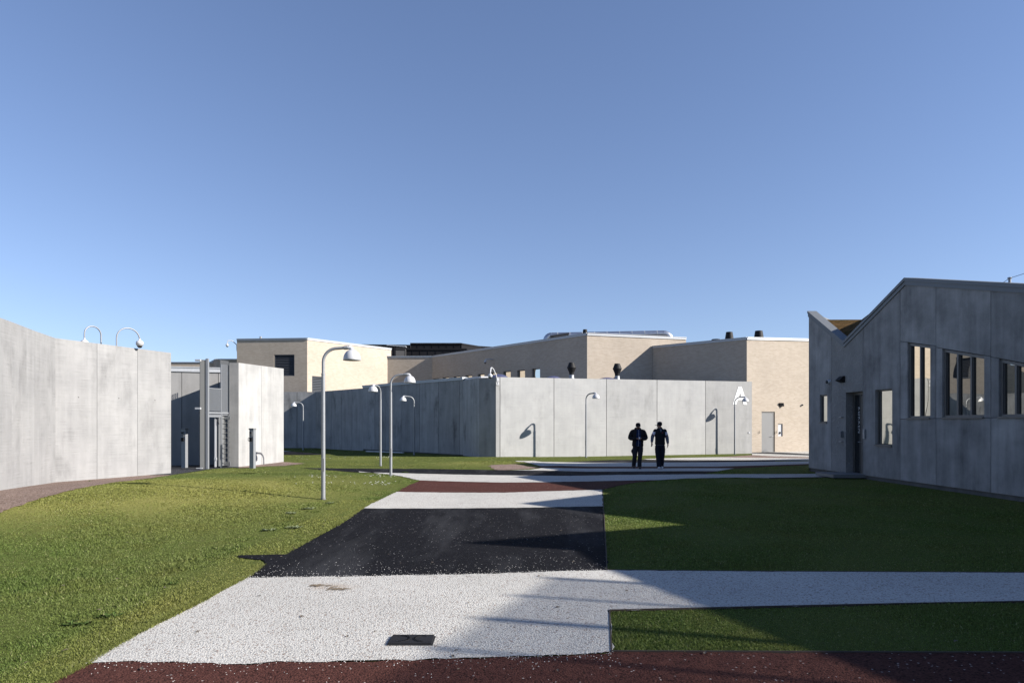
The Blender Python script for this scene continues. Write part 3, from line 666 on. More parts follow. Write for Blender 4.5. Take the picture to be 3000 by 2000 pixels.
mb=MB(); P=lambda u,z,d: O+U*u+Vector((0,0,z))+N*d
mb.tube([P(hu+.04,hz,-.05),P(hu+.04,hz,.03),P(hu-.10,hz,.03)],.014,8); h=mb.build('handle',M['galv']); h.parent=dl
(u0,z0),_,(u1,z1),_=ni
mb=MB(); mb.plate((O-N*.06,U,N),[(u0,z0),(u1,z0),(u1,z1),(u0,z1)],(),.02); nb=inv_parent(mb.build('wall_niche',M['white']),b3)
mb=MB(); mb.box(P((u0+u1)/2,z0+(z1-z0)*.28,-.03),(.07,.05,.12)); nc=mb.build('entry_phone',M['black']); nc.parent=nb
mb=MB(); u,z=lpA=rect(c0,c1,2282,1180,2292,1190)[0]; u2,z2=rect(c0,c1,2282,1180,2292,1190)[2]
mb.idx([P(u,z,0),P(u2,z,0),P(u2,z2,0),P(u,z2,0),P(u,z,.02),P(u2,z,.16),P(u2,z2,.12),P(u,z2,.12)],[(0,1,5,4),(4,5,6,7),(3,2,6,7),(0,4,7,3),(1,2,6,5)],False)
tag(mb.build('wall_light',M['black']),'small dark wedge wall light above the grey door on the pale brick wall','wall light')
def bullet_cam(fr,px,py,a,b,label):
    O,U,N=fr; t_,x,y=on_line(px,a,b); z=ZA(py,y); c=Vector((x,y,z)); root=empty('cctv_camera',c,label=label,cat='security camera',group='security cameras')
    mb=MB(); mb.lathe([(0,.05),(.05,.05),(.06,.03),(.06,0)],(0,0,0),16,M=Matrix(((U.x,0,N.x),(U.y,0,N.y),(0,1,0)))); mb.build('housing',M['zinc_light'],root)
    mb=MB(); mb.lathe([(.055,.05),(.05,.08),(.03,.105),(0,.11)],(0,0,0),16,M=Matrix(((U.x,0,N.x),(U.y,0,N.y),(0,1,0)))); mb.build('lens_dome',M['lens'],root); return root
bullet_cam(fr,2349,1186,c0,c1,'small round camera high on the pale brick wall right of the wedge light')
# bent boot scraper by the door
u,z=rect(c0,c1,2227,1320,2237,1324)[0]; mb=MB(); g=P(u,0,.35); mb.tube([g+Vector((-.15,0,-.02)),g+Vector((-.03,0,.09)),g+Vector((.1,0,.12)),g+Vector((.2,0,.09))],.016,8)
tag(mb.build('door_stop',M['galv']),'bent metal door stop on the ground at the foot of the grey door','door stop')
for px in (2223.8,2273.5):
    t_,x,y=on_line(px,c0,c1); mb=MB(); mb.tube([Vector((x,y,ZA(1262,y)))+N*.03,Vector((x,y,ZA(1266,y)))+N*.07,Vector((x,y,ZA(1269,y)))+N*.03],.014,6); inv_parent(mb.build('door_hook',M['iron']),b3)
# low brick buildings behind the gate
q0=R(380,59); q1=R(640,59)
brick_building([(q0,q1,7.06,7.06,[],'zinc')],'low pale brick building just showing above the coping behind the gate',[(q0[0],59.3),(q1[0],59.3),(q1[0],66),(q0[0],66)],6.9,cop=.10)
q2=R(604,63.0); q3=R(633,57.6); q4=R(760,57.7)
brick_building([(q2,q3,7.2,7.2,[],'zinc'),(q3,q4,7.2,7.2,[],'zinc_light')],'second low brick building behind the gate, slightly higher, touching the tall brick building',[(q2[0],q2[1]),(q3[0],q3[1]+.3),(q4[0],q4[1]+.3),(q4[0],64)],7.05,cop=.10)
# black roof storey
root=empty('black_building',(-8,74,0),label='black clad upper storey rising behind the brick roofs',cat='building')
def vol(pts,z0,z1,mat,name):
    mb=MB()
    for a,b in zip(pts,pts[1:]): mb.face([(a[0],a[1],z0),(b[0],b[1],z0),(b[0],b[1],z1),(a[0],a[1],z1)])
    mb.face([(p[0],p[1],z1) for p in pts]); return inv_parent(mb.build(name,M[mat]),root)
def vol2(pts,z0,z1,mat,name,n=7):
    o=vol(pts,z0,z1,mat,name); mb=MB()
    a,b=pts[0],pts[1]; fr,L=frame_of(a,b); O,U,N=fr
    for i in range(n+1): mb.plate((O+N*.03,U,N),[(L*i/n-.02,z0),(L*i/n+.02,z0),(L*i/n+.02,z1-.15),(L*i/n-.02,z1-.15)],(),.03)
    mb.plate((O+N*.08,U,N),[(0,z1-.14),(L,z1-.14),(L,z1+.02),(0,z1+.02)],(),.2); mb2=mb.build('cladding_joint',M['clad']); mb2.parent=o
vol2([R(1202,74),R(1352,74),R(1407,76.9),(R(1407,76.9)[0],84),(R(1202,74)[0],84)],5,ZA(1005,74),'clad','upper_wall')
vol2([R(1352,74.02),R(1407,77)],5,ZA(1005,74)-.02,'cladgrey_lit','upper_wall',3)
vol2([R(1400,77),R(1470,78.5),(R(1470,78)[0],84),(R(1400,77)[0],84)],5,ZA(1013.6,77),'cladgrey_lit','upper_wall',4)
vol2([R(1186,69),R(1368,69),(R(1368,69)[0]+1,78),(R(1186,69)[0],73)],5,ZA(1021,69),'clad','lower_wall',8)
vol2([R(1159,68),R(1187,68.4),(R(1187,68)[0],72),(R(1159,68)[0],72)],5,ZA(1020,68),'cladgrey_lit','side_wall',1)
vol2([R(1060,73),R(1202,73.5),(R(1202,73)[0],80),(R(1060,73)[0],80)],5,ZA(1009,73),'clad','flat_roof',6)
mb=MB()
for i in range(6):
    x0,y0=R(1140+i*9,70); mb.box((x0,y0,ZA(1012+i*.7,70)),(.34,.9,.10))
inv_parent(mb.build('roof_louvre',M['zinc']),root)

# roof equipment
def duct():
    y0,y1=50.6,51.4; a=Vector((*R(1943,y0),ZA(977.5,y0))); b=Vector((*R(1616,y1),ZA(983.5,y1))); r=.245
    root=empty('ventilation_duct',(a.x,a.y,7.6),label='long shiny round steel duct lying on the brick roof',cat='duct')
    d=(a-b).normalized(); mb=MB(); mb.tube([b,b+(a-b)*.5,a],r,24,False)
    inv_parent_o=mb.build('duct_pipe',M['duct']); inv_parent(inv_parent_o,root); inv_parent_o.location.z=-7.6
    mb=MB()
    path=[a]; 
    for k in range(1,7):
        t_=k/6*math.pi/2; path.append(a+d*(.55*math.sin(t_))+Vector((0,0,-.55*(1-math.cos(t_)))))
    path.append(path[-1]+Vector((0,0,-.4))); mb.tube(path,r,24,False)
    e=mb.build('duct_elbow',M['duct']); inv_parent(e,root); e.location.z=-7.6; mb=MB()
    path=[b]
    for k in range(1,7):
        t_=k/6*math.pi/2; path.append(b-d*(.4*math.sin(t_))+Vector((0,0,-.4*(1-math.cos(t_)))))
    path.append(path[-1]+Vector((0,0,-.4))); mb.tube(path,r+.01,24,False)
    e=mb.build('duct_elbow',M['duct']); inv_parent(e,root); e.location.z=-7.6
    for k in range(9):
        mb=MB(); c=b+(a-b)*((k+.5)/9); mb.tube([c-d*.02,c+d*.02],r+.012,24,True)
        e=mb.build('duct_joint',M['zinc_light']); inv_parent(e,root); e.location.z=-7.6
duct()
def cowl(px,y,z0,label,full=True,h=.82,rw=.285,gy=0):
    x=(px-CX)/FPX*y; root=empty('roof_cowl',(x,y,z0),label=label,cat='roof cowl',group='black roof ventilation cowls')
    mb=MB()
    if full: mb.lathe([(.15,0),(.15,h*.05),(.155,h*.18),(.16,h*.24),(rw,h*.60),(rw*.97,h*.63),(.165,h),(.14,h),(.14,h*.8),(0,h*.8)],(0,0,.17),32,smooth=False)
    else: mb.lathe([(rw*.6,0),(rw*.75,.05),(rw,.12),(rw*.98,.16),(rw*.62,h),(rw*.55,h),(rw*.55,h*.8),(0,h*.8)],(0,0,.0),32,smooth=False)
    o=mb.build('hood',M['black'],root)
    if full:
        mb=MB(); mb.lathe([(.19,-.25),(.19,.0),(.155,.04),(.155,.22)],(0,0,-.0),24); mb.build('collar',M['galv'],root)
    return root
cowl(1674.5,43,ZA(1107,43)-.02,'black double-cone roof cowl over the bright wall, the left one before dark brick')
cowl(1808.3,43,ZA(1110,43)-.02,'black double-cone roof cowl over the bright wall, the right one before sunlit brick')
cowl(1714,50,7.6,'small black cowl peeking over the corner of the long brick building by the duct',False,ZA(965,50)-7.6,.24)
cowl(2136.5,46,6.95,'black tapered cowl on the brick roof, left of a wider one',False,ZA(972.5,46)-6.95,.34)
cowl(2223,46,6.95,'wider black tapered cowl on the brick roof above the letter A wall',False,ZA(969,46)-6.95,.385)
mb=MB(); x,y=R(2097,47); mb.lathe([(.3,0),(.30,.35),(.26,.40),(0,.41)],(0,0,0),24); o=mb.build('roof_cowl',M['black']); o.location=(x,y,ZA(993,y)-.41); tag(o,'flat low black roof cap left of the two tapered cowls','roof cowl','black roof ventilation cowls')
for px,w,py,lab in ((1462,50,1096,'tinted dome skylight beside the corner camera'),(1621,42,1101,'tinted dome skylight left of the first black cowl'),(1778,46,1105,'tinted dome skylight left of the second black cowl')):
    y=42.5; x=(px-CX)/FPX*y; r=w/2/FPX*y*1.35; zt=ZA(py,y); root=empty('dome_skylight',(x,y,4.08),label=lab,cat='skylight',group='dome skylights on the low concrete roof')
    mb=MB(); hh=zt-4.08-.25; mb.lathe([(r*math.cos(a),hh*math.sin(a)) for a in [i*math.pi/2/9 for i in range(10)]],(0,0,.25),28); mb.build('dome',M['skylight'],root)
    mb=MB(); mb.lathe([(r+.06,0),(r+.06,.26),(r-.02,.262)],(0,0,0),28); mb.build('kerb',M['zinc_light'],root)
x,y=R(1638,49.5); mb=MB(); mb.box((0,0,.0),(1.35,1.4,.12),M=Matrix.Rotation(math.radians(-8),3,'Y')); o=mb.build('flat_skylight',M['darkframe'],bevel=.015); o.location=(x,y,ZA(984,y)); tag(o,'flat dark tilted roof hatch between the duct elbow and the roof corner','skylight')

# ------------------------------------------------------------------ kitchen building (right)
Fx=lambda y: 11.99-.0412*y
def fac(px,py):
    y=11.99/((px-CX)/FPX+.0412); return (y,ZA(py,y))
TIP=25.2; FO=Vector((Fx(TIP),TIP,0)); FU=Vector((.0412,-1,0)).normalized(); FN=Vector((-1,-.0412,0)).normalized(); FF=(FO,FU,FN)
su=lambda y:(TIP-y)*1.00085
fs=lambda px,py:(su(fac(px,py)[0]),fac(px,py)[1])
prof=[(25.2,5.9),(22.7,4.49),(19.4,5.89),(14.7,4.74),(11.9,6.0),(9.6,4.56),(6.76,6.6),(6.6,5.75),(5.65,5.69),(2.26,4.95),(1.2,4.72)]
ku=[su(y) for y,z in prof]; kz=[z for y,z in prof]
def top(u):
    for i in range(len(ku)-1):
        if ku[i]-1e-6<=u<=ku[i+1]+1e-6: return kz[i]+(kz[i+1]-kz[i])*(u-ku[i])/(ku[i+1]-ku[i])
    return kz[-1]
CT=.20
kitchen=empty('concrete_building',(FO.x,FO.y,0),label='shaded dark concrete building at the right with a folded zigzag roofline and a recessed door',cat='building')
def kpanel(mb,u0,u1,z0=.12,holes=(),notch=None,zt=None,tone=None):
    g=.009; u0+=g; u1-=g
    up=[(u,top(u)-CT) for u in [u0]+[k for k in ku if u0<k<u1]+[u1]] if zt is None else [(u0,zt[0]),(u1,zt[1])]
    bot=[(u0,z0),(u1,z0)] if not isinstance(z0,tuple) else [(u0,z0[0]),(u1,z0[1])]
    if notch: bot=[(u0,z0),(notch[0],z0),(notch[0],notch[2]),(notch[1],notch[2]),(notch[1],z0),(u1,z0)]
    mb.plate(FF,bot+up[::-1],holes,.24,random.random() if tone is None else tone,uo=random.uniform(0,50))
mb=MB()
def frect(x0,y0,x1,y1,y0b=None):
    a=fs(x0,y0); b=fs(x1,y0b if y0b else y0); c=fs(x1,y1); d=fs(x0,y1); zb=(c[1]+d[1])/2
    za,zb2=(a[1],b[1]) if y0b else ((a[1]+b[1])/2,)*2
    return [(a[0],zb),(b[0],zb),(b[0],zb2),(a[0],za)]
hW1=frect(2401.6,1156,2423.5,1237.6); hW2=frect(2564,1140,2613.7,1304.6)
uD0=fs(2478,1240)[0]; uD1=fs(2527.3,1240)[0]; zD=fs(2502,1147.5)[1]
uJ=[0,fs(2436,1240)[0],fs(2528.5,1240)[0],fs(2637,1240)[0],fs(2742,1240)[0],fs(2903,1240)[0]]
uJ+= [uJ[-1]+2.15,uJ[-1]+4.3,uJ[-1]+6.45,uJ[-1]+8.6,uJ[-1]+10.75,ku[-1]]
kpanel(mb,uJ[0],uJ[1],holes=[hW1],tone=.6)
kpanel(mb,uJ[2],uJ[3],holes=[hW2],tone=.35)
wz=frect(2659,1004.6,2725,1225,1013); wz2=frect(2760.5,1023,2883,1223,1043); wz3=frect(2926,1052,3060,1221,1077)
for (a,b,w,tn) in ((uJ[3],uJ[4],wz,.55),(uJ[4],uJ[5],wz2,.6),(uJ[5],uJ[6],wz3,.3)):
    sl=(w[2][1]-w[3][1])/(w[2][0]-w[3][0]); lt=lambda u: w[3][1]+sl*(u-w[3][0])+.015; zb=w[0][1]-.015
    kpanel(mb,a,b,zt=(zb,zb),tone=random.random()); kpanel(mb,a,b,z0=(lt(a)+.012,lt(b)+.012),tone=tn)
    kpanel(mb,a,w[0][0]+.005,z0=zb+.012,zt=(lt(a),lt(w[0][0]))); kpanel(mb,w[1][0]-.005,b,z0=zb+.012,zt=(lt(w[1][0]),lt(b)))
for i in range(6,len(uJ)-1): kpanel(mb,uJ[i],uJ[i+1])
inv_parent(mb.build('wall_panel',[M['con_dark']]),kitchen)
mb=MB(); kpanel(mb,uJ[1],uJ[2]-.0,notch=(uD0,uD1,zD),tone=.3)
t=NT('relief_concrete'); uv=t.coord('uv'); v=t.n('ShaderNodeTexVoronoi',feature='DISTANCE_TO_EDGE'); mp=t.n('ShaderNodeMapping'); mp.inputs['Scale'].default_value=(5.2,4.2,1); t.l(uv,mp.inputs[0]); t.l(mp.outputs[0],v.inputs['Vector']); v.inputs['Scale'].default_value=1
a=t.noise(uv,1.2,5,.6); m_=t.ramp(v.outputs['Distance'],[(0,1.0),(.09,.0)]); edge=t.math('MULTIPLY',m_,t.math('MULTIPLY',t.math('SUBTRACT',t.noise(uv,3,3,.6),.38,True),3,True))
f=t.math('MULTIPLY_ADD',a,.14); f.node.inputs[2].default_value=.115; f=t.math('ADD',f,t.math('MULTIPLY',edge,.06)); t.set(t.scale((1,.99,.97),f),.85,spec=.25)
t.bump(edge,.9,.02); M['relief']=t.m
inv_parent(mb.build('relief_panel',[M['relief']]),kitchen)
# door lining, leaf, side light
P=lambda u,z,d: FO+FU*u+Vector((0,0,z))-FN*d
mb=MB(); 
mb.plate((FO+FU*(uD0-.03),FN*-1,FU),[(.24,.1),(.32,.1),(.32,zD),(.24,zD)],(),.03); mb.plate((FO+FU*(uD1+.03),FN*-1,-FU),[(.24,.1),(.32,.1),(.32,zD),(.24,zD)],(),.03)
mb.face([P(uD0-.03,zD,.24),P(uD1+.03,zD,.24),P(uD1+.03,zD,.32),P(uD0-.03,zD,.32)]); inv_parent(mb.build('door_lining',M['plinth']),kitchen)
DU=FF; D=.25
mb=MB(); DO=(FO-FN*D,FU,FN); w=uD1-uD0
for p in ([(uD0,.12),(uD0+.06,.12),(uD0+.06,zD),(uD0,zD)],[(uD0+.06,zD-.09),(uD1,zD-.09),(uD1,zD),(uD0+.06,zD)],[(uD1-.05,.12),(uD1,.12),(uD1,zD-.09),(uD1-.05,zD-.09)],[(uD0+.40,.12),(uD0+.43,.12),(uD0+.43,zD-.09),(uD0+.40,zD-.09)]): mb.plate(DO,p,(),.06)
inv_parent(mb.build('door_frame',M['frame']),kitchen)
mb=MB(); mb.plate((FO-FN*(D+.03),FU,FN),[(uD0+.43,.13),(uD1-.05,.13),(uD1-.05,zD-.09),(uD0+.43,zD-.09)],(),.03); door=inv_parent(mb.build('door',M['darkglass']),kitchen)
mb=MB(); mb.plate((FO-FN*(D+.01),FU,FN),[(uD0+.47,.13),(uD0+.53,.13),(uD0+.53,zD-.12),(uD0+.47,zD-.12)],(),.03); st_=mb.build('door_stile',M['frame']); st_.parent=door
mb=MB(); mb.plate((FO-FN*(D+.03),FU,FN),[(uD0+.06,.13),(uD0+.40,.13),(uD0+.40,zD-.09),(uD0+.06,zD-.09)],(),.03); side_light=inv_parent(mb.build('side_light',M['darkglass']),kitchen)
mb=MB(); hz=1.15; mb.tube([P(uD0+.50,hz,D+.02),P(uD0+.50,hz,D-.05),P(uD0+.39,hz,D-.05)],.012,8); h=mb.build('handle',M['galv']); h.parent=door
# lettering down the door
cu=bpy.data.curves.new('lettering','FONT'); cu.body='KØKKEN'; cu.size=.20; cu.extrude=.002; cu.space_character=1.12
to=bpy.data.objects.new('lettering_tmp',cu); COL.objects.link(to); bpy.context.view_layer.update()
me=bpy.data.meshes.new_from_object(to.evaluated_get(bpy.context.evaluated_depsgraph_get())); bpy.data.objects.remove(to)
ln=max(v.co.x for v in me.vertices); ht=.143; ztop=fac(2515,1190)[1]; zbot=fac(2515,1268)[1]; sc=(ztop-zbot)/ln
Mx=Matrix.Identity(4); uL=uD0+.25
for v in me.vertices:
    lx,ly=v.co.x*sc,v.co.y*sc; p=P(uL+ly,ztop-lx,D+.03-.004-v.co.z); v.co=p
o=bpy.data.objects.new('lettering',me); COL.objects.link(o); me.materials.append(M['white']); o.parent=side_light
mb=MB(); c=P((uD0+uD1)/2,.09,-.35); mb.box(c,(1.25,w+.25,.10),math.atan2(FU.x,-FU.y)*0); inv_parent(mb.build('door_step',M['galv_dark']),kitchen)
mb=MB(); mb.box(P(uD1+.14,1.42,-.03),(.05,.10,.30)); inv_parent(mb.build('card_reader',M['galv']),kitchen)
nx0=fs(2462,1240)[0]; nx1=fs(2470,1240)[0]
for py in (1221,1293):
    z=fac(2466,py)[1]; mb=MB(); mb.box(P((nx0+nx1)/2,z,-.03),(.07,nx1-nx0,.03)); inv_parent(mb.build('steel_bracket',M['galv']),kitchen)
mb=MB(); mb.box(P(nx1,fac(2470,1272)[1],-.05),(.1,.06,.22)); inv_parent(mb.build('entry_phone',M['galv_dark']),kitchen)
def kwindow(w,n,depth=.05,slope=True,glass='glass',fw=.055,pd=.055):
    (u0,z0),(u1,_),(_,z1b),(_,z1a)=w; zt=lambda u:z1a+(z1b-z1a)*(u-u0)/(u1-u0)
    mb=MB(); O2=FO-FN*depth
    mb.plate((O2,FU,FN),[(u0,z0),(u1,z0),(u1,z0+fw*1.2),(u0,z0+fw*1.2)],(),.08)
    mb.plate((O2,FU,FN),[(u0,zt(u0)-fw*1.3),(u1,zt(u1)-fw*1.3),(u1,zt(u1)),(u0,zt(u0))],(),.08)
    for k in range(n+1):
        u=u0+(u1-u0-fw)*k/n; mb.plate((O2-FN*.002,FU,FN),[(u,z0+fw*1.2),(u+fw,z0+fw*1.2),(u+fw,zt(u+fw)-fw*1.3),(u,zt(u)-fw*1.3)],(),.06,mi=0 if 0<k else 0)
    wf=inv_parent(mb.build('window',M['frame']),kitchen)
    mb=MB(); mb.box(P((u0+u1)/2,z0-.005,-.01),(.07,(u1-u0),.035),.0412) if depth<.1 else mb.box(P((u0+u1)/2,z0+.012,depth-.03),(.1,(u1-u0)-.01,.02),.0412)
    sl=mb.build('sill',M['frame']); sl.parent=wf
    for k in range(n):
        a=u0+fw+(u1-u0-fw)*k/n; b=u0+(u1-u0-fw)*(k+1)/n
        mb=MB(); mb.plate((FO-FN*(depth+pd),FU,FN),[(a,z0+.05),(b,z0+.05),(b,zt(b)-.05),(a,zt(a)-.05)],(),.01); pn=mb.build('pane',M[glass]); pn.parent=wf
        mb=MB(); ww=.035 if fw>.04 else .012
        mb.plate((FO-FN*(depth+.02),FU,FN),[(a,z0+.06),(a+ww,z0+.06),(a+ww,zt(a)-.07),(a,zt(a)-.07)],(),.03); pn=mb.build('sash',M['darkframe']); pn.parent=wf
kwindow(wz,2); kwindow(wz2,3); kwindow(wz3,3)
kwindow(hW1,1,.05,fw=.03,pd=.03); kwindow(hW2,1,.08,fw=.03,pd=.03)
# plinth, coping, roof
mb=MB(); mb.plate((FO-FN*.05,FU,FN),[(.02,-.4),(ku[-1],-.4),(ku[-1],.13),(.02,.13)],(),.15,.3); inv_parent(mb.build('plinth',M['plinth']),kitchen)
mb=MB()
for i in range(len(ku)-1):
    for off,za_,zb_,dp in ((.03,-CT-.01,-.095,.26),(.055,-.092,0,.34)):
        mb.plate((FO+FN*off,FU,FN),[(ku[i],kz[i]+za_),(ku[i+1],kz[i+1]+za_),(ku[i+1],kz[i+1]+zb_),(ku[i],kz[i]+zb_)],(),dp)
inv_parent(mb.build('coping',M['zinc_dark']),kitchen)
F=lambda i: (Fx(prof[i][0])+.2,prof[i][0],prof[i][1]-.06)
mb=MB(); B1=(11.94,26.0,5.70); B2=(12.7,24.8,5.52); T_=F(0); V_=F(1); R_=F(2)
for f_ in ([T_,V_,B1],[V_,B2,B1],[V_,R_,B2],[B1,B2,(25.3,24,5.45),(25.3,31.4,5.45),(14,27.6,5.45)],[R_,(15,19.4,5.4),(25.3,24,5.45),B2]):
    mb.face(f_)
for i in range(2,6):
    a,b=F(i),F(i+1); mb.face([a,b,(14.5,a[1],5.4)]); mb.face([b,(14.5,b[1],5.4),(14.5,a[1],5.4)]); mb.face([(14.5,a[1],5.4),(14.5,b[1],5.4),(25.3,b[1],5.3),(25.3,a[1]+(4.6 if i==2 else 0),5.3)])
for i in range(6,10):
    a,b=F(i),F(i+1); mb.face([a,b,(12.6,b[1],b[2]-.1),(12.6,a[1],a[2]-.6 if i==6 else a[2]-.1)])
inv_parent(mb.build('roof',M['moss']),kitchen)
for a,b,z1,z2 in (((FO.x+.02,FO.y),(14,27.7),5.9,5.5),((14,27.7),(25.3,31.5),5.5,5.5),((F(10)[0],F(10)[1]),(12.6,F(10)[1]),4.6,4.5),((25.3,31.4),(25.3,6.76),5.4,5.25),((25.3,6.76),(12.6,6.76),5.25,5.3),((12.6,6.76),(12.6,1.2),5.3,4.5)):
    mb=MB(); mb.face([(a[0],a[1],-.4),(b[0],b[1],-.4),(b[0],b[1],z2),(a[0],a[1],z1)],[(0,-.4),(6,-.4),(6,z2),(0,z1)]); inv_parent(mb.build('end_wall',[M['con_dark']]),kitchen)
# wedge wall light + camera on kitchen
def kwedge():
    u0,z0=fs(2463,1121.5); u1,z1=fs(2476,1101); P_=lambda u,z,d: FO+FU*u+Vector((0,0,z))+FN*d; mb=MB()
    mb.idx([P_(u0,z0,0),P_(u1,z0,0),P_(u1,z1,0),P_(u0,z1,0),P_(u0,z0+.08,.20),P_(u1,z0+.08,.20),P_(u1,z1,.06),P_(u0,z1,.06)],[(0,1,5,4),(4,5,6,7),(3,2,6,7),(0,4,7,3),(1,2,6,5)],False)
    tag(mb.build('wall_light',M['black']),'dark wedge wall light above the recessed lettered door of the shaded building','wall light')
kwedge()
u,z=fs(2431,1118); c=P(u,z,0); root=empty('cctv_camera',c,label='small dome camera on the shaded wall left of the wedge light',cat='security camera',group='security cameras')
Mt=Matrix(((FU.x,0,FN.x),(FU.y,0,FN.y),(0,1,0)))
mb=MB(); mb.lathe([(.08,0),(.08,.06),(.06,.09)],(0,0,0),18,M=Mt); mb.build('housing',M['zinc_light'],root); mb=MB(); mb.lathe([(.06,.09),(.05,.13),(0,.15)],(0,0,0),18,M=Mt); mb.build('lens_dome',M['lens'],root)
# mast and cable on the roof edge
y=Fx(0); yy=11.99/((2939-CX)/FPX+.0412); root=empty('roof_mast',(Fx(yy)+.15,yy,top(su(yy))-.05),label='short roof mast with a taut cable on the edge of the shaded building',cat='mast')
mb=MB(); mb.tube([(0,0,0),(0,0,.14)],.03,10); mb.lathe([(0,.17),(.04,.17),(.045,.14),(.03,.13)],(0,0,0),12); mb.build('post',M['galv'],root)
mb=MB(); mb.tube([(0,0,.15),(.5,-1.2,.33),(1.0,-3,.7)],.006,5); mb.build('cable',M['darkframe'],root); mb=MB(); mb.tube([(0,0,.15),(-.05,.35,.02)],.006,5); mb.build('cable',M['darkframe'],root)
# court fence outside the frame that throws the soft mesh shade
mb=MB(); fa,fb=Vector((14.0,4.2,0)),Vector((10.9,-3.0,0)); L=(fb-fa).length; d=(fb-fa)/L; an=math.atan2(d.y,d.x)
root=empty('mesh_fence',fa,label='tall wire mesh fence standing beyond the end of the shaded building',cat='fence')
mb=MB(); n=int(L/.06)
for i in range(n):
    p=fa+d*(i*.06); mb.box((p.x,p.y,3.6),(.027,.027,7.2),an)
for k in range(48):
    mb.box(((fa.x+fb.x)/2,(fa.y+fb.y)/2,k*.15+.1),(L,.012,.012),an)
inv_parent(mb.build('wire_mesh',M['galv_dark']),root)
for i in range(9):
    p=fa+d*(i*.87); mb=MB(); mb.tube([(p.x,p.y,0),(p.x,p.y,7.25)],.045,8); inv_parent(mb.build('post',M['galv']),root)

# ------------------------------------------------------------------ street lamps
def make_lamp():
    root=empty('street_lamp')
    mb=MB(); mb.tube([(0,0,-.15),(0,0,2.72)],[.047,.040],16); mb.build('pole',M['galv'],root)
    mb=MB(); mb.box((0,-.0435,.75),(.05,.008,.28)); mb.build('access_hatch',M['galv_dark'],root)
    mb=MB(); mb.tube([(0,0,-.1),(0,0,.035)],.056,16); mb.build('base_collar',M['galv_dark'],root)
    mb=MB(); pth=[(0,0,2.70),(0,0,2.98)]
    for k in range(1,9):
        a=k/8*math.pi/2; pth.append((.30-.30*math.cos(a),0,2.98+.30*math.sin(a)))
    pth.append((.52,0,3.30)); mb.tube(pth,.033,14); mb.tube([(0,0,2.70),(0,0,2.73)],.044,14); mb.tube([(.44,0,3.292),(.56,0,3.30)],.042,14); mb.build('arm',M['galv'],root)
    mb=MB(); pr=[(0,.235),(.04,.232),(.085,.215),(.125,.185),(.155,.145),(.178,.09),(.188,.03),(.190,0),(.186,0),(.182,.03),(.17,.09),(.148,.14),(.118,.178),(.08,.205),(0,.22)]
    mb.lathe(pr,(.615,0,3.02),36); sh=mb.build('lamp_shade',M['white'],root)
    mb=MB(); mb.lathe([(0,.0),(.05,.005),(.06,.04),(.05,.09),(0,.10)],(.615,0,3.03),16); b=mb.build('bulb',M['zinc_light'],root); b.parent=sh
    mb=MB(); mb.tube([(.52,0,3.30),(.59,0,3.29),(.615,0,3.24)],[.042,.045,.06],14); mb.build('neck',M['white'],root)
    return root
proto=make_lamp()
lamps=[(947,14.82,4,'tallest-looking street lamp standing in the front lawn at the left'),
 (1145,22.26,2,'second street lamp standing where the left lawn meets the white path'),
 (1115,28.04,-108,'street lamp in the middle lawn facing the viewer, next to the second lamp'),
 (1213,38.28,198,'street lamp turned left before the dark stained concrete side wall'),
 (888,46.86,190,'smallest and farthest street lamp, before the distant shaded wall at the left'),
 (1717,35.08,-42,'street lamp before the middle of the bright lettered concrete wall'),
 (2152.5,39.4,-38,'street lamp whose shade overlaps the white letter A')]
for i,(px,y,ang,lab) in enumerate(lamps):
    o=proto if i==0 else copy_tree(proto); x,_=R(px,y)
    o.location=(x,y,H(x,y)); o.rotation_euler=(0,0,math.radians(ang)); tag(o,lab,'street lamp','white dome street lamps along the paths')

# ------------------------------------------------------------------ hooked cctv cameras
def dome_camera(loc,label,pole,r=.022,sc=1.,polemat='galv',showcam=True):
    """pole: path ending at the camera head (world coords)"""
    root=empty('cctv_camera',loc,label=label,cat='security camera',group='security cameras')
    mb=MB(); mb.tube(pole,r,12); o=mb.build('pole',M[polemat]); inv_parent(o,root); o.location=(-root.location[0],-root.location[1],-root.location[2])
    e=Vector(pole[-1])
    mb=MB(); mb.lathe([(.02,.0),(.03,-.01),(.035,-.05),(.09,-.085),(.115,-.12),(.115,-.20),(.10,-.205),(.10,-.235),(.085,-.24)],(e.x,e.y,e.z),24) if sc==1 else mb.lathe([(.02*sc,.0),(.035*sc,-.05*sc),(.09*sc,-.085*sc),(.115*sc,-.12*sc),(.115*sc,-.20*sc),(.085*sc,-.24*sc)],(e.x,e.y,e.z),20)
    o=mb.build('housing',M['white']); inv_parent(o,root); o.location=-root.location
    mb=MB(); mb.lathe([(.08*sc,-.238*sc),(.072*sc,-.275*sc),(.045*sc,-.305*sc),(0,-.315*sc)],(e.x,e.y,e.z),20); o=mb.build('lens_dome',M['lens']); inv_parent(o,root); o.location=-root.location
    return root
def arc(a,b,ztop,n=14):                                # hooked pipe from a up over to b
    a=Vector(a); b=Vector(b); m=(a+b)/2; hw=(b-a)/2; r=hw.length; r2=Vector((hw.x,hw.y,0)); out=[a]
    zs=ztop-r2.length
    for k in range(n+1):
        t_=math.pi*k/n; p=Vector((m.x,m.y,zs))-r2*math.cos(t_)+Vector((0,0,r2.length*math.sin(t_))); out.append(p)
    out.append(b); return out
t_,x1,y1=on_line(350.3,R(162.5,19.77),lw2); t_,x2,y2=on_line(399.5,R(162.5,19.77),lw2)
frw,_=frame_of(R(162.5,19.77),lw2); Nw=frw[2]
a=(x1-Nw.x*.12,y1-Nw.y*.12,3.9); b=(x2+Nw.x*.14,y2+Nw.y*.14,ZA(992,y2)); dome_camera(Vector((a[0],a[1],4.0)),'hooked pole camera with its white dome hanging over the left wall top',arc(a,b,ZA(957,y1)))
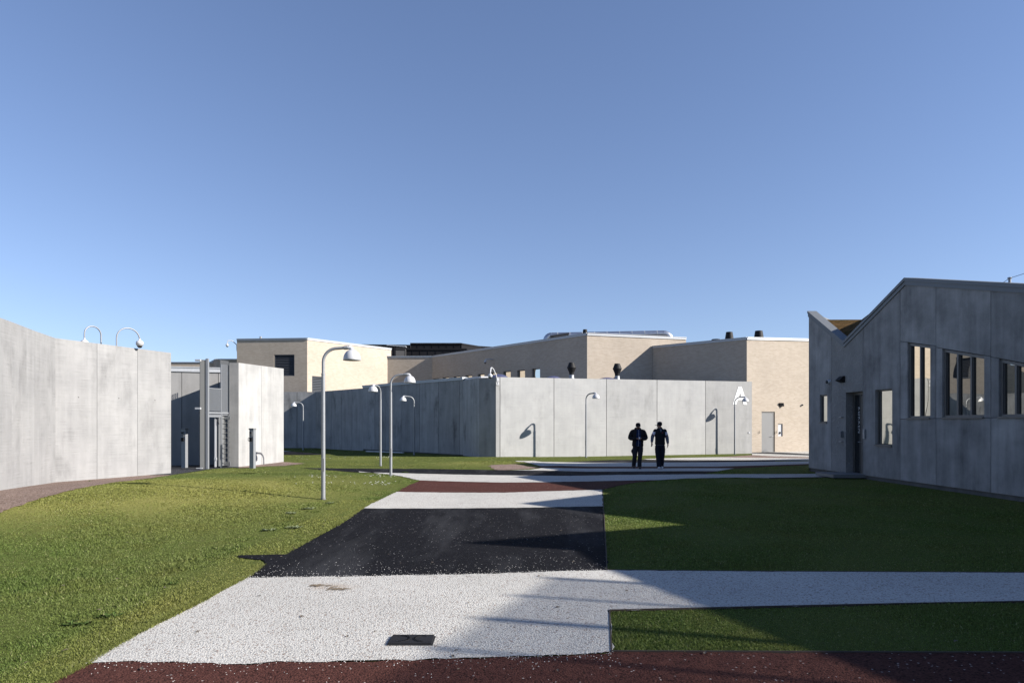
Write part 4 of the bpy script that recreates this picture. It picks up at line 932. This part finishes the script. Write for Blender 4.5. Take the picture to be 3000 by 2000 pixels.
t_,x1,y1=on_line(296,R(162.5,19.77),lw2); t_,x2,y2=on_line(247.5,R(162.5,19.77),lw2); y1+=.9; x1=R(296,y1)[0]; y2+=1.0; x2=R(247.5,y2)[0]
dome_camera(Vector((x1,y1,4.0)),'hooked pole camera mostly hidden behind the left wall top',arc((x1,y1,3.5),(x2,y2,ZA(990,y2)),ZA(958.5,y1)))
# at the centre corner
y=34.9; pts=[(*R(1459,y),ZA(1125,y)),(*R(1454,y-.05),ZA(1102,y)),(*R(1446,y-.2),ZA(1083,y)),(*R(1441,y-.3),ZA(1078,y)),(*R(1438,y-.35),ZA(1079,y)),(*R(1436.5,y-.4),ZA(1093,y))]
dome_camera(Vector(pts[0]),'white dome camera on a bent arm at the sunlit corner of the low concrete building',pts,.03,.95,'white')
y=55.8; pts=[(*R(694,y),ZA(1028,y)),(*R(693.5,y-.1),ZA(1010,y)),(*R(680,y-.2),ZA(998.5,y)),(*R(668,y-.3),ZA(998.5,y)),(*R(665.8,y-.3),ZA(1006,y))]
dome_camera(Vector(pts[0]),'dome camera on a long arm at the left edge of the tall brick building',pts,.035,1.05,'white')
t_,x,y=on_line(1444,l0,f0); frL=frame_of(l0,f0)[0]; nn=frL[2]; c=Vector((x,y,ZA(1054,y)))
pts=[c+nn*.02,c+nn*.15+Vector((0,0,.06)),c+nn*.55+Vector((-.1,0,.02)),c+nn*.6+Vector((-.12,0,-.03))]
dome_camera(c,'small dome camera fixed to the shaded long brick wall above its windows',[tuple(p) for p in pts],.035,1.0,'white')

# ------------------------------------------------------------------ intercom posts
def intercom(px,y,h,label):
    x,_=R(px,y); root=empty('intercom_post',(x,y,H(x,y)),label=label,cat='intercom post',group='intercom posts at the gate')
    rz=-.25; mb=MB(); mb.box((0,0,h/2-.1),(.19,.15,h+.2-.0)); o=mb.build('post',M['galv'],root,bevel=.006)
    mb=MB(); mb.box((0,-.005,h+.03),(.21,.19,.06)); mb.build('cap',M['galv_dark'],root)
    mb=MB(); mb.box((-.02,-.085,h-.16),(.12,.03,.20)); pl=mb.build('call_panel',M['galv_dark'],root)
    mb=MB(); mb.lathe([(0,.0),(.030,0),(.034,-.012)],(0,0,0),16,M=Matrix(((1,0,0),(0,0,1),(0,-1,0)))); o=mb.build('camera_eye',M['black']); o.parent=pl; o.location=(-.02,-.115,h-.12)
    mb=MB(); mb.box((-.02,-.09,h-.38),(.11,.05,.15)); o=mb.build('card_reader',M['black'],root)
    mb=MB(); mb.tube([(-.1,-.06,h-.30),(-.13,-.10,h-.34),(-.13,-.10,h-.42),(-.1,-.06,h-.46)],.012,8); mb.build('guard_bar',M['galv'],root)
    root.rotation_euler=(0,0,rz); return root
intercom(541,27.2,1.52,'galvanised intercom post in the dark opening left of the gate')
intercom(740,27.0,1.52,'galvanised intercom post before the short bright wall right of the gate')

# ------------------------------------------------------------------ pedestrian gate
ga=Vector((*R(606,26.35),0)); gm=Vector((*R(648,27.3),0)); gb=Vector((*R(673,27.95),0))
root=empty('security_gate',ga,label='tall grey steel pedestrian gate with barred cage and a half open door',cat='gate')
def gp(name,mb,mat): return inv_parent(mb.build(name,M[mat]),root)
mb=MB(); pl=Vector((*R(586,26.2),0)); fr_,L_=frame_of((pl.x,pl.y),(ga.x,ga.y)); mb.plate(fr_,[(0,-.1),(L_-.02,-.1),(L_-.02,4.20),(0,4.20)],(),.05); gp('gate_plate',mb,'gate_grey')
mb=MB(); mb.box((ga.x+.02,ga.y,2.05),(.09,.12,4.4)); gp('gate_post',mb,'galv')
for py in (1056,1196):
    mb=MB(); z=ZA(py,26.2); mb.box((pl.x-.02,pl.y-.12,z),(.20,.10,.07)); gp('hinge_bracket',mb,'zinc_light')
mb=MB(); x,y=R(584,26.0); mb.box((x,y,.05),(.22,.07,.03),.1); gp('foot_bracket',mb,'zinc_light')
def bars(a,b,z0,z1,n,r=.011):
    m=MB()
    for i in range(n):
        p=a+(b-a)*((i+.5)/n); m.box((p.x,p.y,(z0+z1)/2),(r*2,r*2,z1-z0))
    return m
z_a=ZA(1138,27); z_b=ZA(1204,27)
m_=bars(ga,gm,z_b,z_a,17); m_.tube([(ga.x,ga.y,z_a),((ga.x+gm.x)/2,(ga.y+gm.y)/2,z_a-.01),(gm.x,gm.y,z_a)],.018,8); gp('bar_screen',m_,'galv')
m_=bars(ga+Vector((0,1.2,0)),ga+(gm-ga)*.62+Vector((0,1.2,0)),ZA(1079,28),ZA(1057,28),13); gp('bar_screen',m_,'galv_dark')
m_=bars(gm,gb,2.2,4.12,11,.012); m_.box((gm.x,gm.y,3.1),(.045,.05,2.0)); m_.box((gb.x,gb.y,3.1),(.03,.05,2.0)); gp('bar_screen',m_,'galv')
ang=math.atan2(gb.y-ga.y,gb.x-ga.x); Lg=(gb-ga).length; c=(ga+gb)/2
mb=MB(); mb.box((c.x,c.y,2.17),(Lg+.1,.08,.07),ang); mb.box((c.x,c.y,2.09),(Lg,.05,.03),ang); gp('cross_beam',mb,'galv')
mb=MB(); mb.box((gm.x,gm.y,1.03),(.06,.06,2.2)); q_=ga+(gm-ga)*.08; mb.box((q_.x,q_.y,1.03),(.05,.05,2.1)); c2=(ga+gm)/2; mb.box((c2.x,c2.y,2.03),((gm-ga).length,.05,.06),ang); gp('door_frame',mb,'galv')
# cage right of the door
mb=MB()
for k in range(10):
    z=.16+k*.2; mb.tube([(gm.x,gm.y,z),(gb.x,gb.y-.02,z)],.009,6); mb.tube([(gm.x-.25,gm.y+.7,z-.03),(gb.x-.05,gb.y+.5,z+.03)],.008,5)
mb.tube([(gb.x,gb.y-.02,0),(gb.x,gb.y-.02,2.15)],.03,8); mb.tube([(gb.x-.08,gb.y-.02,0),(gb.x-.08,gb.y-.02,2.15)],.02,8); gp('cage_rails',mb,'galv_dark')
# rear bars seen through the door and the open leaf
mb=MB(); ra=ga+Vector((-.05,1.3,0)); rb=ga+Vector((.12,1.25,0))
for k in range(10): mb.tube([(ra.x-.05,ra.y,.2+k*.2),(ra.x+.42,ra.y,.2+k*.2)],.010,5)
for xo in (-.04,.04,.34): mb.box((ra.x+xo,ra.y,1.05),(.05,.04,2.1))
mb.box((ra.x+.18,ra.y,.12),(.5,.05,.16)); mb.box((ra.x+.18,ra.y,1.98),(.5,.05,.12)); gp('rear_barrier',mb,'galv_dark')
mb=MB(); x,y=R(631,27.1); mb.box((x,y,1.05),(.055,.06,2.05)); mb.box((x+.02,y-.03,.35),(.09,.05,.10)); leaf=gp('door_leaf',mb,'white'); mb=MB(); mb.box((x+.10,y+.35,1.05),(.05,.6,2.0)); o_=mb.build('leaf_panel',M['galv_dark']); o_.parent=leaf
mb=MB(); mb.tube([(x+.02,y-.02,2.0),(x+.14,y-.01,1.72),(x+.16,y-.01,1.75)],.012,6); cl=mb.build('door_closer',M['black']); cl.parent=leaf

# ------------------------------------------------------------------ people
def skin_mesh(name,joints,bones,mat,parent,root='pelvis',sub=2,smooth=True):
    names=list(joints); me=bpy.data.meshes.new(name+'_rig'); me.from_pydata([joints[n][:3] for n in names],[(names.index(a),names.index(b)) for a,b in bones],[])
    o=bpy.data.objects.new(name+'_rig',me); COL.objects.link(o); sk=o.modifiers.new('skin','SKIN'); sk.use_smooth_shade=True
    ly=me.skin_vertices[0].data
    for i,n in enumerate(names):
        j=joints[n]; ly[i].radius=(j[3],j[4] if len(j)>4 else j[3]); ly[i].use_root=(n==root)
    sb=o.modifiers.new('sub','SUBSURF'); sb.levels=sub; sb.render_levels=sub
    bpy.context.view_layer.update()
    m2=bpy.data.meshes.new_from_object(o.evaluated_get(bpy.context.evaluated_depsgraph_get())); bpy.data.objects.remove(o)
    m2.materials.clear(); m2.materials.append(mat); m2.name=name
    for p in m2.polygons: p.use_smooth=True
    ob=bpy.data.objects.new(name,m2); COL.objects.link(ob); ob.parent=parent; return ob
def hand(J,B,tag_,w,d,side):
    """fingers from wrist w along direction d (unit), thumb to 'side' (unit)"""
    w=Vector(w); d=Vector(d).normalized(); s=Vector(side).normalized(); n=d.cross(s).normalized()
    J['palm'+tag_]=(*(w+d*.055),.030,.022); B.append(('wr'+tag_,'palm'+tag_))
    for k,(off,L) in enumerate(((.030,.062),(.011,.072),(-.010,.068),(-.029,.054))):
        a=w+d*.095+s*off; b=a+d*L*.55+n*.008; c=b+d*L*.4+n*.022
        J[f'k{k}{tag_}']=(*a,.009); J[f'm{k}{tag_}']=(*b,.008); J[f't{k}{tag_}']=(*c,.0065); B+= [('palm'+tag_,f'k{k}{tag_}'),(f'k{k}{tag_}',f'm{k}{tag_}'),(f'm{k}{tag_}',f't{k}{tag_}')]
    a=w+d*.035+s*.032; b=a+d*.035+s*.022; c=b+d*.028+n*.008
    J['th0'+tag_]=(*a,.011); J['th1'+tag_]=(*b,.009); J['th2'+tag_]=(*c,.007); B+=[('wr'+tag_,'th0'+tag_),('th0'+tag_,'th1'+tag_),('th1'+tag_,'th2'+tag_)]
def person(loc,pose,label,mats,rz=0):
    root=empty('person',loc,rz,label=label,cat='person',group='two men walking on the paths')
    J=dict(pose['J']); B=[('pelvis','waist'),('waist','chest'),('chest','neck'),('neck','skull')]
    for s in 'LR': B+=[('chest','sh'+s),('sh'+s,'el'+s),('el'+s,'wr'+s),('pelvis','hip'+s),('hip'+s,'kn'+s),('kn'+s,'an'+s),('an'+s,'toe'+s)]
    B+=[('skull','crown'),('skull','face'),('face','nose'),('face','chin')]
    for s in 'LR': hand(J,B,s,J['wr'+s][:3],pose['hand'+s][0],pose['hand'+s][1])
    skin_mesh('body',J,B,mats['skin'],root,sub=2)
    return root,J
def sub(J,names,add=0,over=None):
    out={}
    for n in names:
        j=J[n]; r=[x+add for x in j[3:]]; out[n]=(*j[:3],*r)
    if over: out.update(over)
    return out
# figure 1 : hands together, head bowed, padded jacket
J1={'pelvis':(0,0,.93,.13,.10),'waist':(0,-.01,1.10,.13,.10),'chest':(0,0,1.36,.15,.11),'neck':(0,-.02,1.53,.055),'skull':(0,-.05,1.65,.068,.078),'crown':(0,-.03,1.725,.05,.06),'face':(0,-.115,1.62,.050,.045),'nose':(0,-.165,1.615,.010),'chin':(0,-.125,1.575,.030),
 'shL':(-.175,0,1.46,.055),'elL':(-.285,-.02,1.20,.043),'wrL':(-.075,-.24,1.17,.030),'shR':(.175,0,1.46,.055),'elR':(.285,-.02,1.20,.043),'wrR':(.075,-.24,1.18,.030),
 'hipL':(-.09,0,.88,.085),'knL':(-.125,-.03,.49,.055),'anL':(-.145,.10,.12,.038),'toeL':(-.15,-.03,.05,.036,.028),'hipR':(.09,0,.88,.085),'knR':(.06,-.10,.50,.055),'anR':(.03,-.16,.09,.038),'toeR':(.03,-.31,.04,.036,.028)}
x,y=R(1869,26.5)
p1_,J=person((x,y,H(x,y)+.012),{'J':J1,'handL':((.95,-.35,-.1),(0,-.2,1)),'handR':((-.95,-.35,-.1),(0,-.2,1))},'man with bowed head in an open black padded jacket over blue, hands joined',{'skin':M['skin_dark']})
def loft(mb,rings,n=24,mi=0):
    V=[(cx+rx*math.copysign(abs(math.cos(t))**.85,math.cos(t)),cy+ry*math.copysign(abs(math.sin(t))**.85,math.sin(t)),z) for cx,cy,z,rx,ry in rings for t in [2*math.pi*k/n for k in range(n)]]
    F=[(i*n+k,i*n+(k+1)%n,(i+1)*n+(k+1)%n,(i+1)*n+k) for i in range(len(rings)-1) for k in range(n)]
    mb.idx(V,F,True); mb.face([V[k] for k in range(n)]); mb.face([V[-n+k] for k in range(n)])
def limb(mb,pts,n=14):
    P=[Vector(p[:3]) for p in pts]; rr=[p[3] for p in pts]; Q=[];W=[]
    for i in range(len(P)-1):
        p0=P[max(i-1,0)];p1=P[i];p2=P[i+1];p3=P[min(i+2,len(P)-1)]
        for k in range(4):
            t=k/4; Q.append(.5*((2*p1)+(p2-p0)*t+(2*p0-5*p1+4*p2-p3)*t*t+(3*p1-p0-3*p2+p3)*t**3)); W.append((rr[i]+(rr[i+1]-rr[i])*t)*(1+.04*math.sin(9*(i+t))))
    Q.append(P[-1]); W.append(rr[-1]); mb.tube(Q,W,n)
jr=[(-.01,0,.875,.205,.135),(-.01,0,.90,.222,.150),(-.01,0,.98,.215,.152),(0,0,1.08,.213,.155),(0,0,1.14,.222,.162),(0,0,1.24,.226,.162),(0,0,1.34,.236,.165),(0,.01,1.42,.235,.155),(0,.02,1.475,.20,.13),(0,.03,1.515,.150,.115),(0,.04,1.56,.130,.105),(0,.05,1.59,.112,.09),(0,.055,1.605,.07,.06)]
mb=MB(); loft(mb,jr)
for s_ in (-1,1): limb(mb,[(s_*.13,.01,1.455,.085),(s_*.215,.01,1.42,.092),(s_*.275,.01,1.30,.086),(s_*.305,0,1.20,.080),(s_*.245,-.10,1.165,.070),(s_*.155,-.19,1.165,.058),(s_*.10,-.225,1.17,.050)])
mb.build('jacket',M['cl_black'],p1_)
mb=MB()
def strip(mb,rings,w,off):
    V=[]
    for cx,cy,z,rx,ry in rings:
        for k in range(5):
            x_=w*(k/2-1)*(1.0 if z<1.4 else .75); V.append((cx+x_,cy-ry*(max(0,1-(abs(x_)/rx)**2.3))**.45-off,z))
    mb.idx(V,[(i*5+k,i*5+k+1,(i+1)*5+k+1,(i+1)*5+k) for i in range(len(rings)-1) for k in range(4)],True)
strip(mb,jr[:10],.085,.006); mb.build('blue_shirt',M['cl_blue'],p1_)
mb=MB(); strip(mb,jr[:10],.0035,.010); mb.build('zip',M['cl_white'],p1_)
mb=MB(); loft(mb,[(0,0,.80,.12,.10),(0,0,.86,.175,.125),(0,0,.95,.180,.13)])
limb(mb,[(-.095,0,.90,.105),(-.105,-.005,.76,.108),(-.125,-.02,.62,.105),(-.130,-.03,.47,.088),(-.14,.03,.30,.078),(-.145,.075,.17,.080),(-.147,.09,.09,.078)])
limb(mb,[(.095,0,.90,.105),(.09,-.03,.76,.104),(.078,-.07,.62,.098),(.06,-.10,.47,.086),(.045,-.12,.30,.076),(.034,-.14,.17,.080),(.03,-.15,.09,.080)])
mb.build('trousers',M['cl_trouser'],p1_); mb=MB(); limb(mb,[(-.205,-.02,.76,.03),(-.225,-.02,.69,.045),(-.215,-.03,.61,.03)]); mb.build('cargo_pocket',M['cl_trouser'],p1_)
for a_,b_ in (((-.145,.10,.07),(-.15,-.05,.045)),((.03,-.15,.06),(.03,-.33,.042))):
    skin_mesh('shoe',{'pelvis':(*a_,.052,.05),'m':((a_[0]+b_[0])/2,(a_[1]+b_[1])/2,(a_[2]+b_[2])/2,.050,.045),'t':(*b_,.046,.036)},[('pelvis','m'),('m','t')],M['shoe_black'],p1_,sub=2)
mb=MB(); mb.lathe([(.088,-.045),(.094,0),(.094,.045),(.082,.085),(.055,.11),(0,.12)],(0,-.03,1.665),24); mb.build('cap',M['cl_black'],p1_)
mb=MB(); mb.lathe([(0,.01),(.05,.008),(.085,0),(.085,-.008),(.05,-.002),(0,.002)],(0,-.115,1.655),20); mb.build('cap_peak',M['cl_black'],p1_)
mb=MB(); mb.box((0,-.30,1.19),(.05,.04,.07)); tag(mb.build('can',M['cl_white'],bevel=.006),'small pale can held in the joined hands of the man with bowed head','can').location=(x,y,0)
# figure 2 : vest, grey sleeves, head turned to the left
J2={'pelvis':(0,0,.96,.13,.10),'waist':(0,0,1.12,.125,.10),'chest':(0,0,1.38,.15,.11),'neck':(-.01,-.01,1.56,.053),'skull':(-.02,-.02,1.69,.070,.072),'crown':(-.01,-.01,1.77,.05,.06),'face':(-.085,-.045,1.66,.045,.045),'nose':(-.135,-.065,1.655,.010),'chin':(-.09,-.05,1.605,.028),
 'shL':(-.185,0,1.48,.055),'elL':(-.285,.03,1.24,.043),'wrL':(-.325,-.03,1.02,.030),'shR':(.185,0,1.48,.055),'elR':(.275,.02,1.21,.043),'wrR':(.295,-.05,.97,.030),
 'hipL':(-.09,0,.92,.085),'knL':(-.075,-.04,.50,.055),'anL':(-.06,-.10,.10,.038),'toeL':(-.08,-.25,.045,.036,.028),'hipR':(.09,0,.92,.085),'knR':(.085,.0,.50,.055),'anR':(.07,.08,.12,.038),'toeR':(.075,-.06,.06,.036,.028)}
x,y=R(1933.6,26.4)
p2_,J=person((x,y,H(x,y)+.012),{'J':J2,'handL':((.0,-.15,-1),(.45,-.9,0)),'handR':((-.1,-.15,-1),(-.45,-.9,0))},'man in a black vest with grey sleeves and white shoes looking at his companion',{'skin':M['skin']})
vr=[(0,0,.935,.175,.12),(0,0,.95,.192,.132),(0,0,1.0,.195,.135),(0,0,1.06,.188,.135),(0,0,1.12,.190,.138),(0,0,1.18,.188,.138),(0,0,1.26,.196,.142),(0,0,1.36,.205,.145),(0,0,1.44,.208,.135),(0,.01,1.50,.185,.115),(0,.015,1.54,.13,.10),(0,.02,1.58,.086,.085),(.01,.03,1.615,.070,.065),(.01,.03,1.625,.04,.04)]
mb=MB(); loft(mb,vr); mb.build('vest',M['cl_black'],p2_)
for s,sx in (('L',-1),('R',1)):
    sh=Vector(J2['sh'+s][:3]); el=Vector(J2['el'+s][:3]); wr=Vector(J2['wr'+s][:3]); m_=sh.lerp(el,.62)
    mb=MB(); limb(mb,[(*m_,.070),(*el,.066),(*el.lerp(wr,.5),.058),(*wr.lerp(el,.08),.046)]); mb.build('sleeve',M['cl_grey'],p2_)
    mb=MB(); limb(mb,[(*sh.lerp(Vector((0,0,1.46)),.25),.066),(*sh,.062),(*sh.lerp(el,.35),.069),(*sh.lerp(el,.66),.070)]); mb.build('upper_sleeve',M['cl_white'],p2_)
    mb=MB(); limb(mb,[(*sh.lerp(Vector((0,0,1.46)),.45),.062),(*sh,.068),(*sh.lerp(el,.18),.070)]); mb.build('vest_shoulder',M['cl_black'],p2_)
    c=sh.lerp(el,.66); d=(el-sh).normalized(); mb=MB(); mb.tube([c-d*.010,c+d*.010],.076,16); mb.build('sleeve_stripe',M['cl_red'],p2_)
mb=MB(); loft(mb,[(0,0,.90,.165,.118),(0,0,.93,.180,.126),(0,0,.97,.178,.126)]); M['cl_hem']=cloth('dim_grey_fabric',(.045,.048,.056)); mb.build('shirt_hem',M['cl_hem'],p2_)
mb=MB(); mb.idx([(-.045,-.138,1.52),(.045,-.138,1.52),(0,-.152,1.41),(0,-.1,1.55)],[(0,1,2),(0,3,1)],False); mb.build('shirt_collar',M['cl_grey'],p2_)
mb=MB(); mb.lathe([(0,.006),(.022,.003)],(0,0,0),10,M=Matrix(((1,0,0),(0,0,-1),(0,1,0)))); o=mb.build('vest_badge',M['cl_red'],p2_); o.location=(.065,-.145,1.40)
mb=MB(); loft(mb,[(0,0,.80,.12,.10),(0,0,.87,.170,.12),(0,0,.925,.172,.12)])
limb(mb,[(-.088,0,.90,.100),(-.095,-.01,.74,.104),(-.09,-.03,.60,.098),(-.08,-.04,.47,.092),(-.07,-.065,.30,.086),(-.062,-.09,.16,.088),(-.06,-.10,.08,.090)])
limb(mb,[(.088,0,.90,.100),(.097,.0,.74,.104),(.092,.0,.60,.098),(.085,.01,.47,.092),(.08,.035,.30,.084),(.073,.06,.17,.084),(.07,.07,.09,.084)])
mb.build('trousers',M['cl_navy'],p2_)
for a_,b_ in (((-.06,-.09,.065),(-.085,-.27,.045)),((.07,.07,.07),(.075,-.10,.05))):
    skin_mesh('shoe',{'pelvis':(*a_,.056,.055),'m':((a_[0]+b_[0])/2,(a_[1]+b_[1])/2,(a_[2]+b_[2])/2,.054,.048),'t':(*b_,.050,.038)},[('pelvis','m'),('m','t')],M['shoe_white'],p2_,sub=2)
mb=MB(); mb.lathe([(.090,-.03),(.094,.01),(.094,.05),(.084,.09),(.055,.115),(0,.125)],(-.015,-.015,1.705),24); mb.build('cap',M['cl_black'],p2_)
mb=MB(); mb.idx([(-.08,-.09,1.70),(-.17,-.115,1.685),(-.215,-.085,1.68),(-.205,-.04,1.685),(-.09,.03,1.70),(-.08,-.09,1.712),(-.17,-.115,1.695),(-.215,-.085,1.69),(-.205,-.04,1.695),(-.09,.03,1.712)],[(0,1,2,3,4),(9,8,7,6,5),(0,5,6,1),(1,6,7,2),(2,7,8,3),(3,8,9,4)],False); mb.build('cap_peak',M['cl_black'],p2_)
mb=MB(); mb.lathe([(0,.006),(.028,.0)],(0,0,0),12,M=Matrix(((0,0,-1),(1,0,0),(0,1,0)))); o=mb.build('cap_badge',M['cl_white'],p2_); o.location=(-.103,-.045,1.755)

# ------------------------------------------------------------------ light, sky, camera
EL=math.radians(27.2); sd=Vector((.9687*math.cos(EL),-.2484*math.cos(EL),math.sin(EL)))
sun=bpy.data.lights.new('sun','SUN'); sun.energy=5.0; sun.angle=math.radians(.53); sun.color=(1,.945,.87)
so=bpy.data.objects.new('sun',sun); COL.objects.link(so); so.rotation_euler=sd.to_track_quat('Z','Y').to_euler(); so.location=(20,-20,30)
w=bpy.data.worlds.new('World'); S.world=w; w.use_nodes=True; nt=w.node_tree; bg=nt.nodes['Background']
sky=nt.nodes.new('ShaderNodeTexSky'); sky.sky_type='NISHITA'; sky.sun_disc=False; sky.sun_elevation=EL; sky.sun_rotation=math.atan2(.9687,-.2484)
sky.altitude=0; sky.air_density=1.0; sky.dust_density=0.0; sky.ozone_density=1.5
mxs=nt.nodes.new('ShaderNodeMix'); mxs.data_type='RGBA'; mxs.blend_type='MULTIPLY'; mxs.inputs[0].default_value=1; mxs.inputs[7].default_value=(1.01,.98,1.12,1); nt.links.new(sky.outputs[0],mxs.inputs[6]); tcs=nt.nodes.new('ShaderNodeTexCoord'); mps=nt.nodes.new('ShaderNodeMapping'); mps.inputs['Scale'].default_value=(1,1,.87); mps.inputs['Location'].default_value=(0,0,.065); nt.links.new(tcs.outputs['Generated'],mps.inputs[0]); nt.links.new(mps.outputs[0],sky.inputs[0]); nt.links.new(mxs.outputs[2],bg.inputs[0]); bg.inputs[1].default_value=.067
cam=bpy.data.cameras.new('camera'); co=bpy.data.objects.new('camera',cam); COL.objects.link(co); S.camera=co
co.location=(0,0,EYE); co.rotation_euler=(math.radians(90),0,0); cam.sensor_width=36; cam.lens=24; cam.shift_y=.08; cam.clip_end=3000; cam.clip_start=.05
S.view_settings.view_transform='Standard'; S.view_settings.look='None'; S.view_settings.exposure=1.14; S.view_settings.gamma=1
S.render.engine='CYCLES'
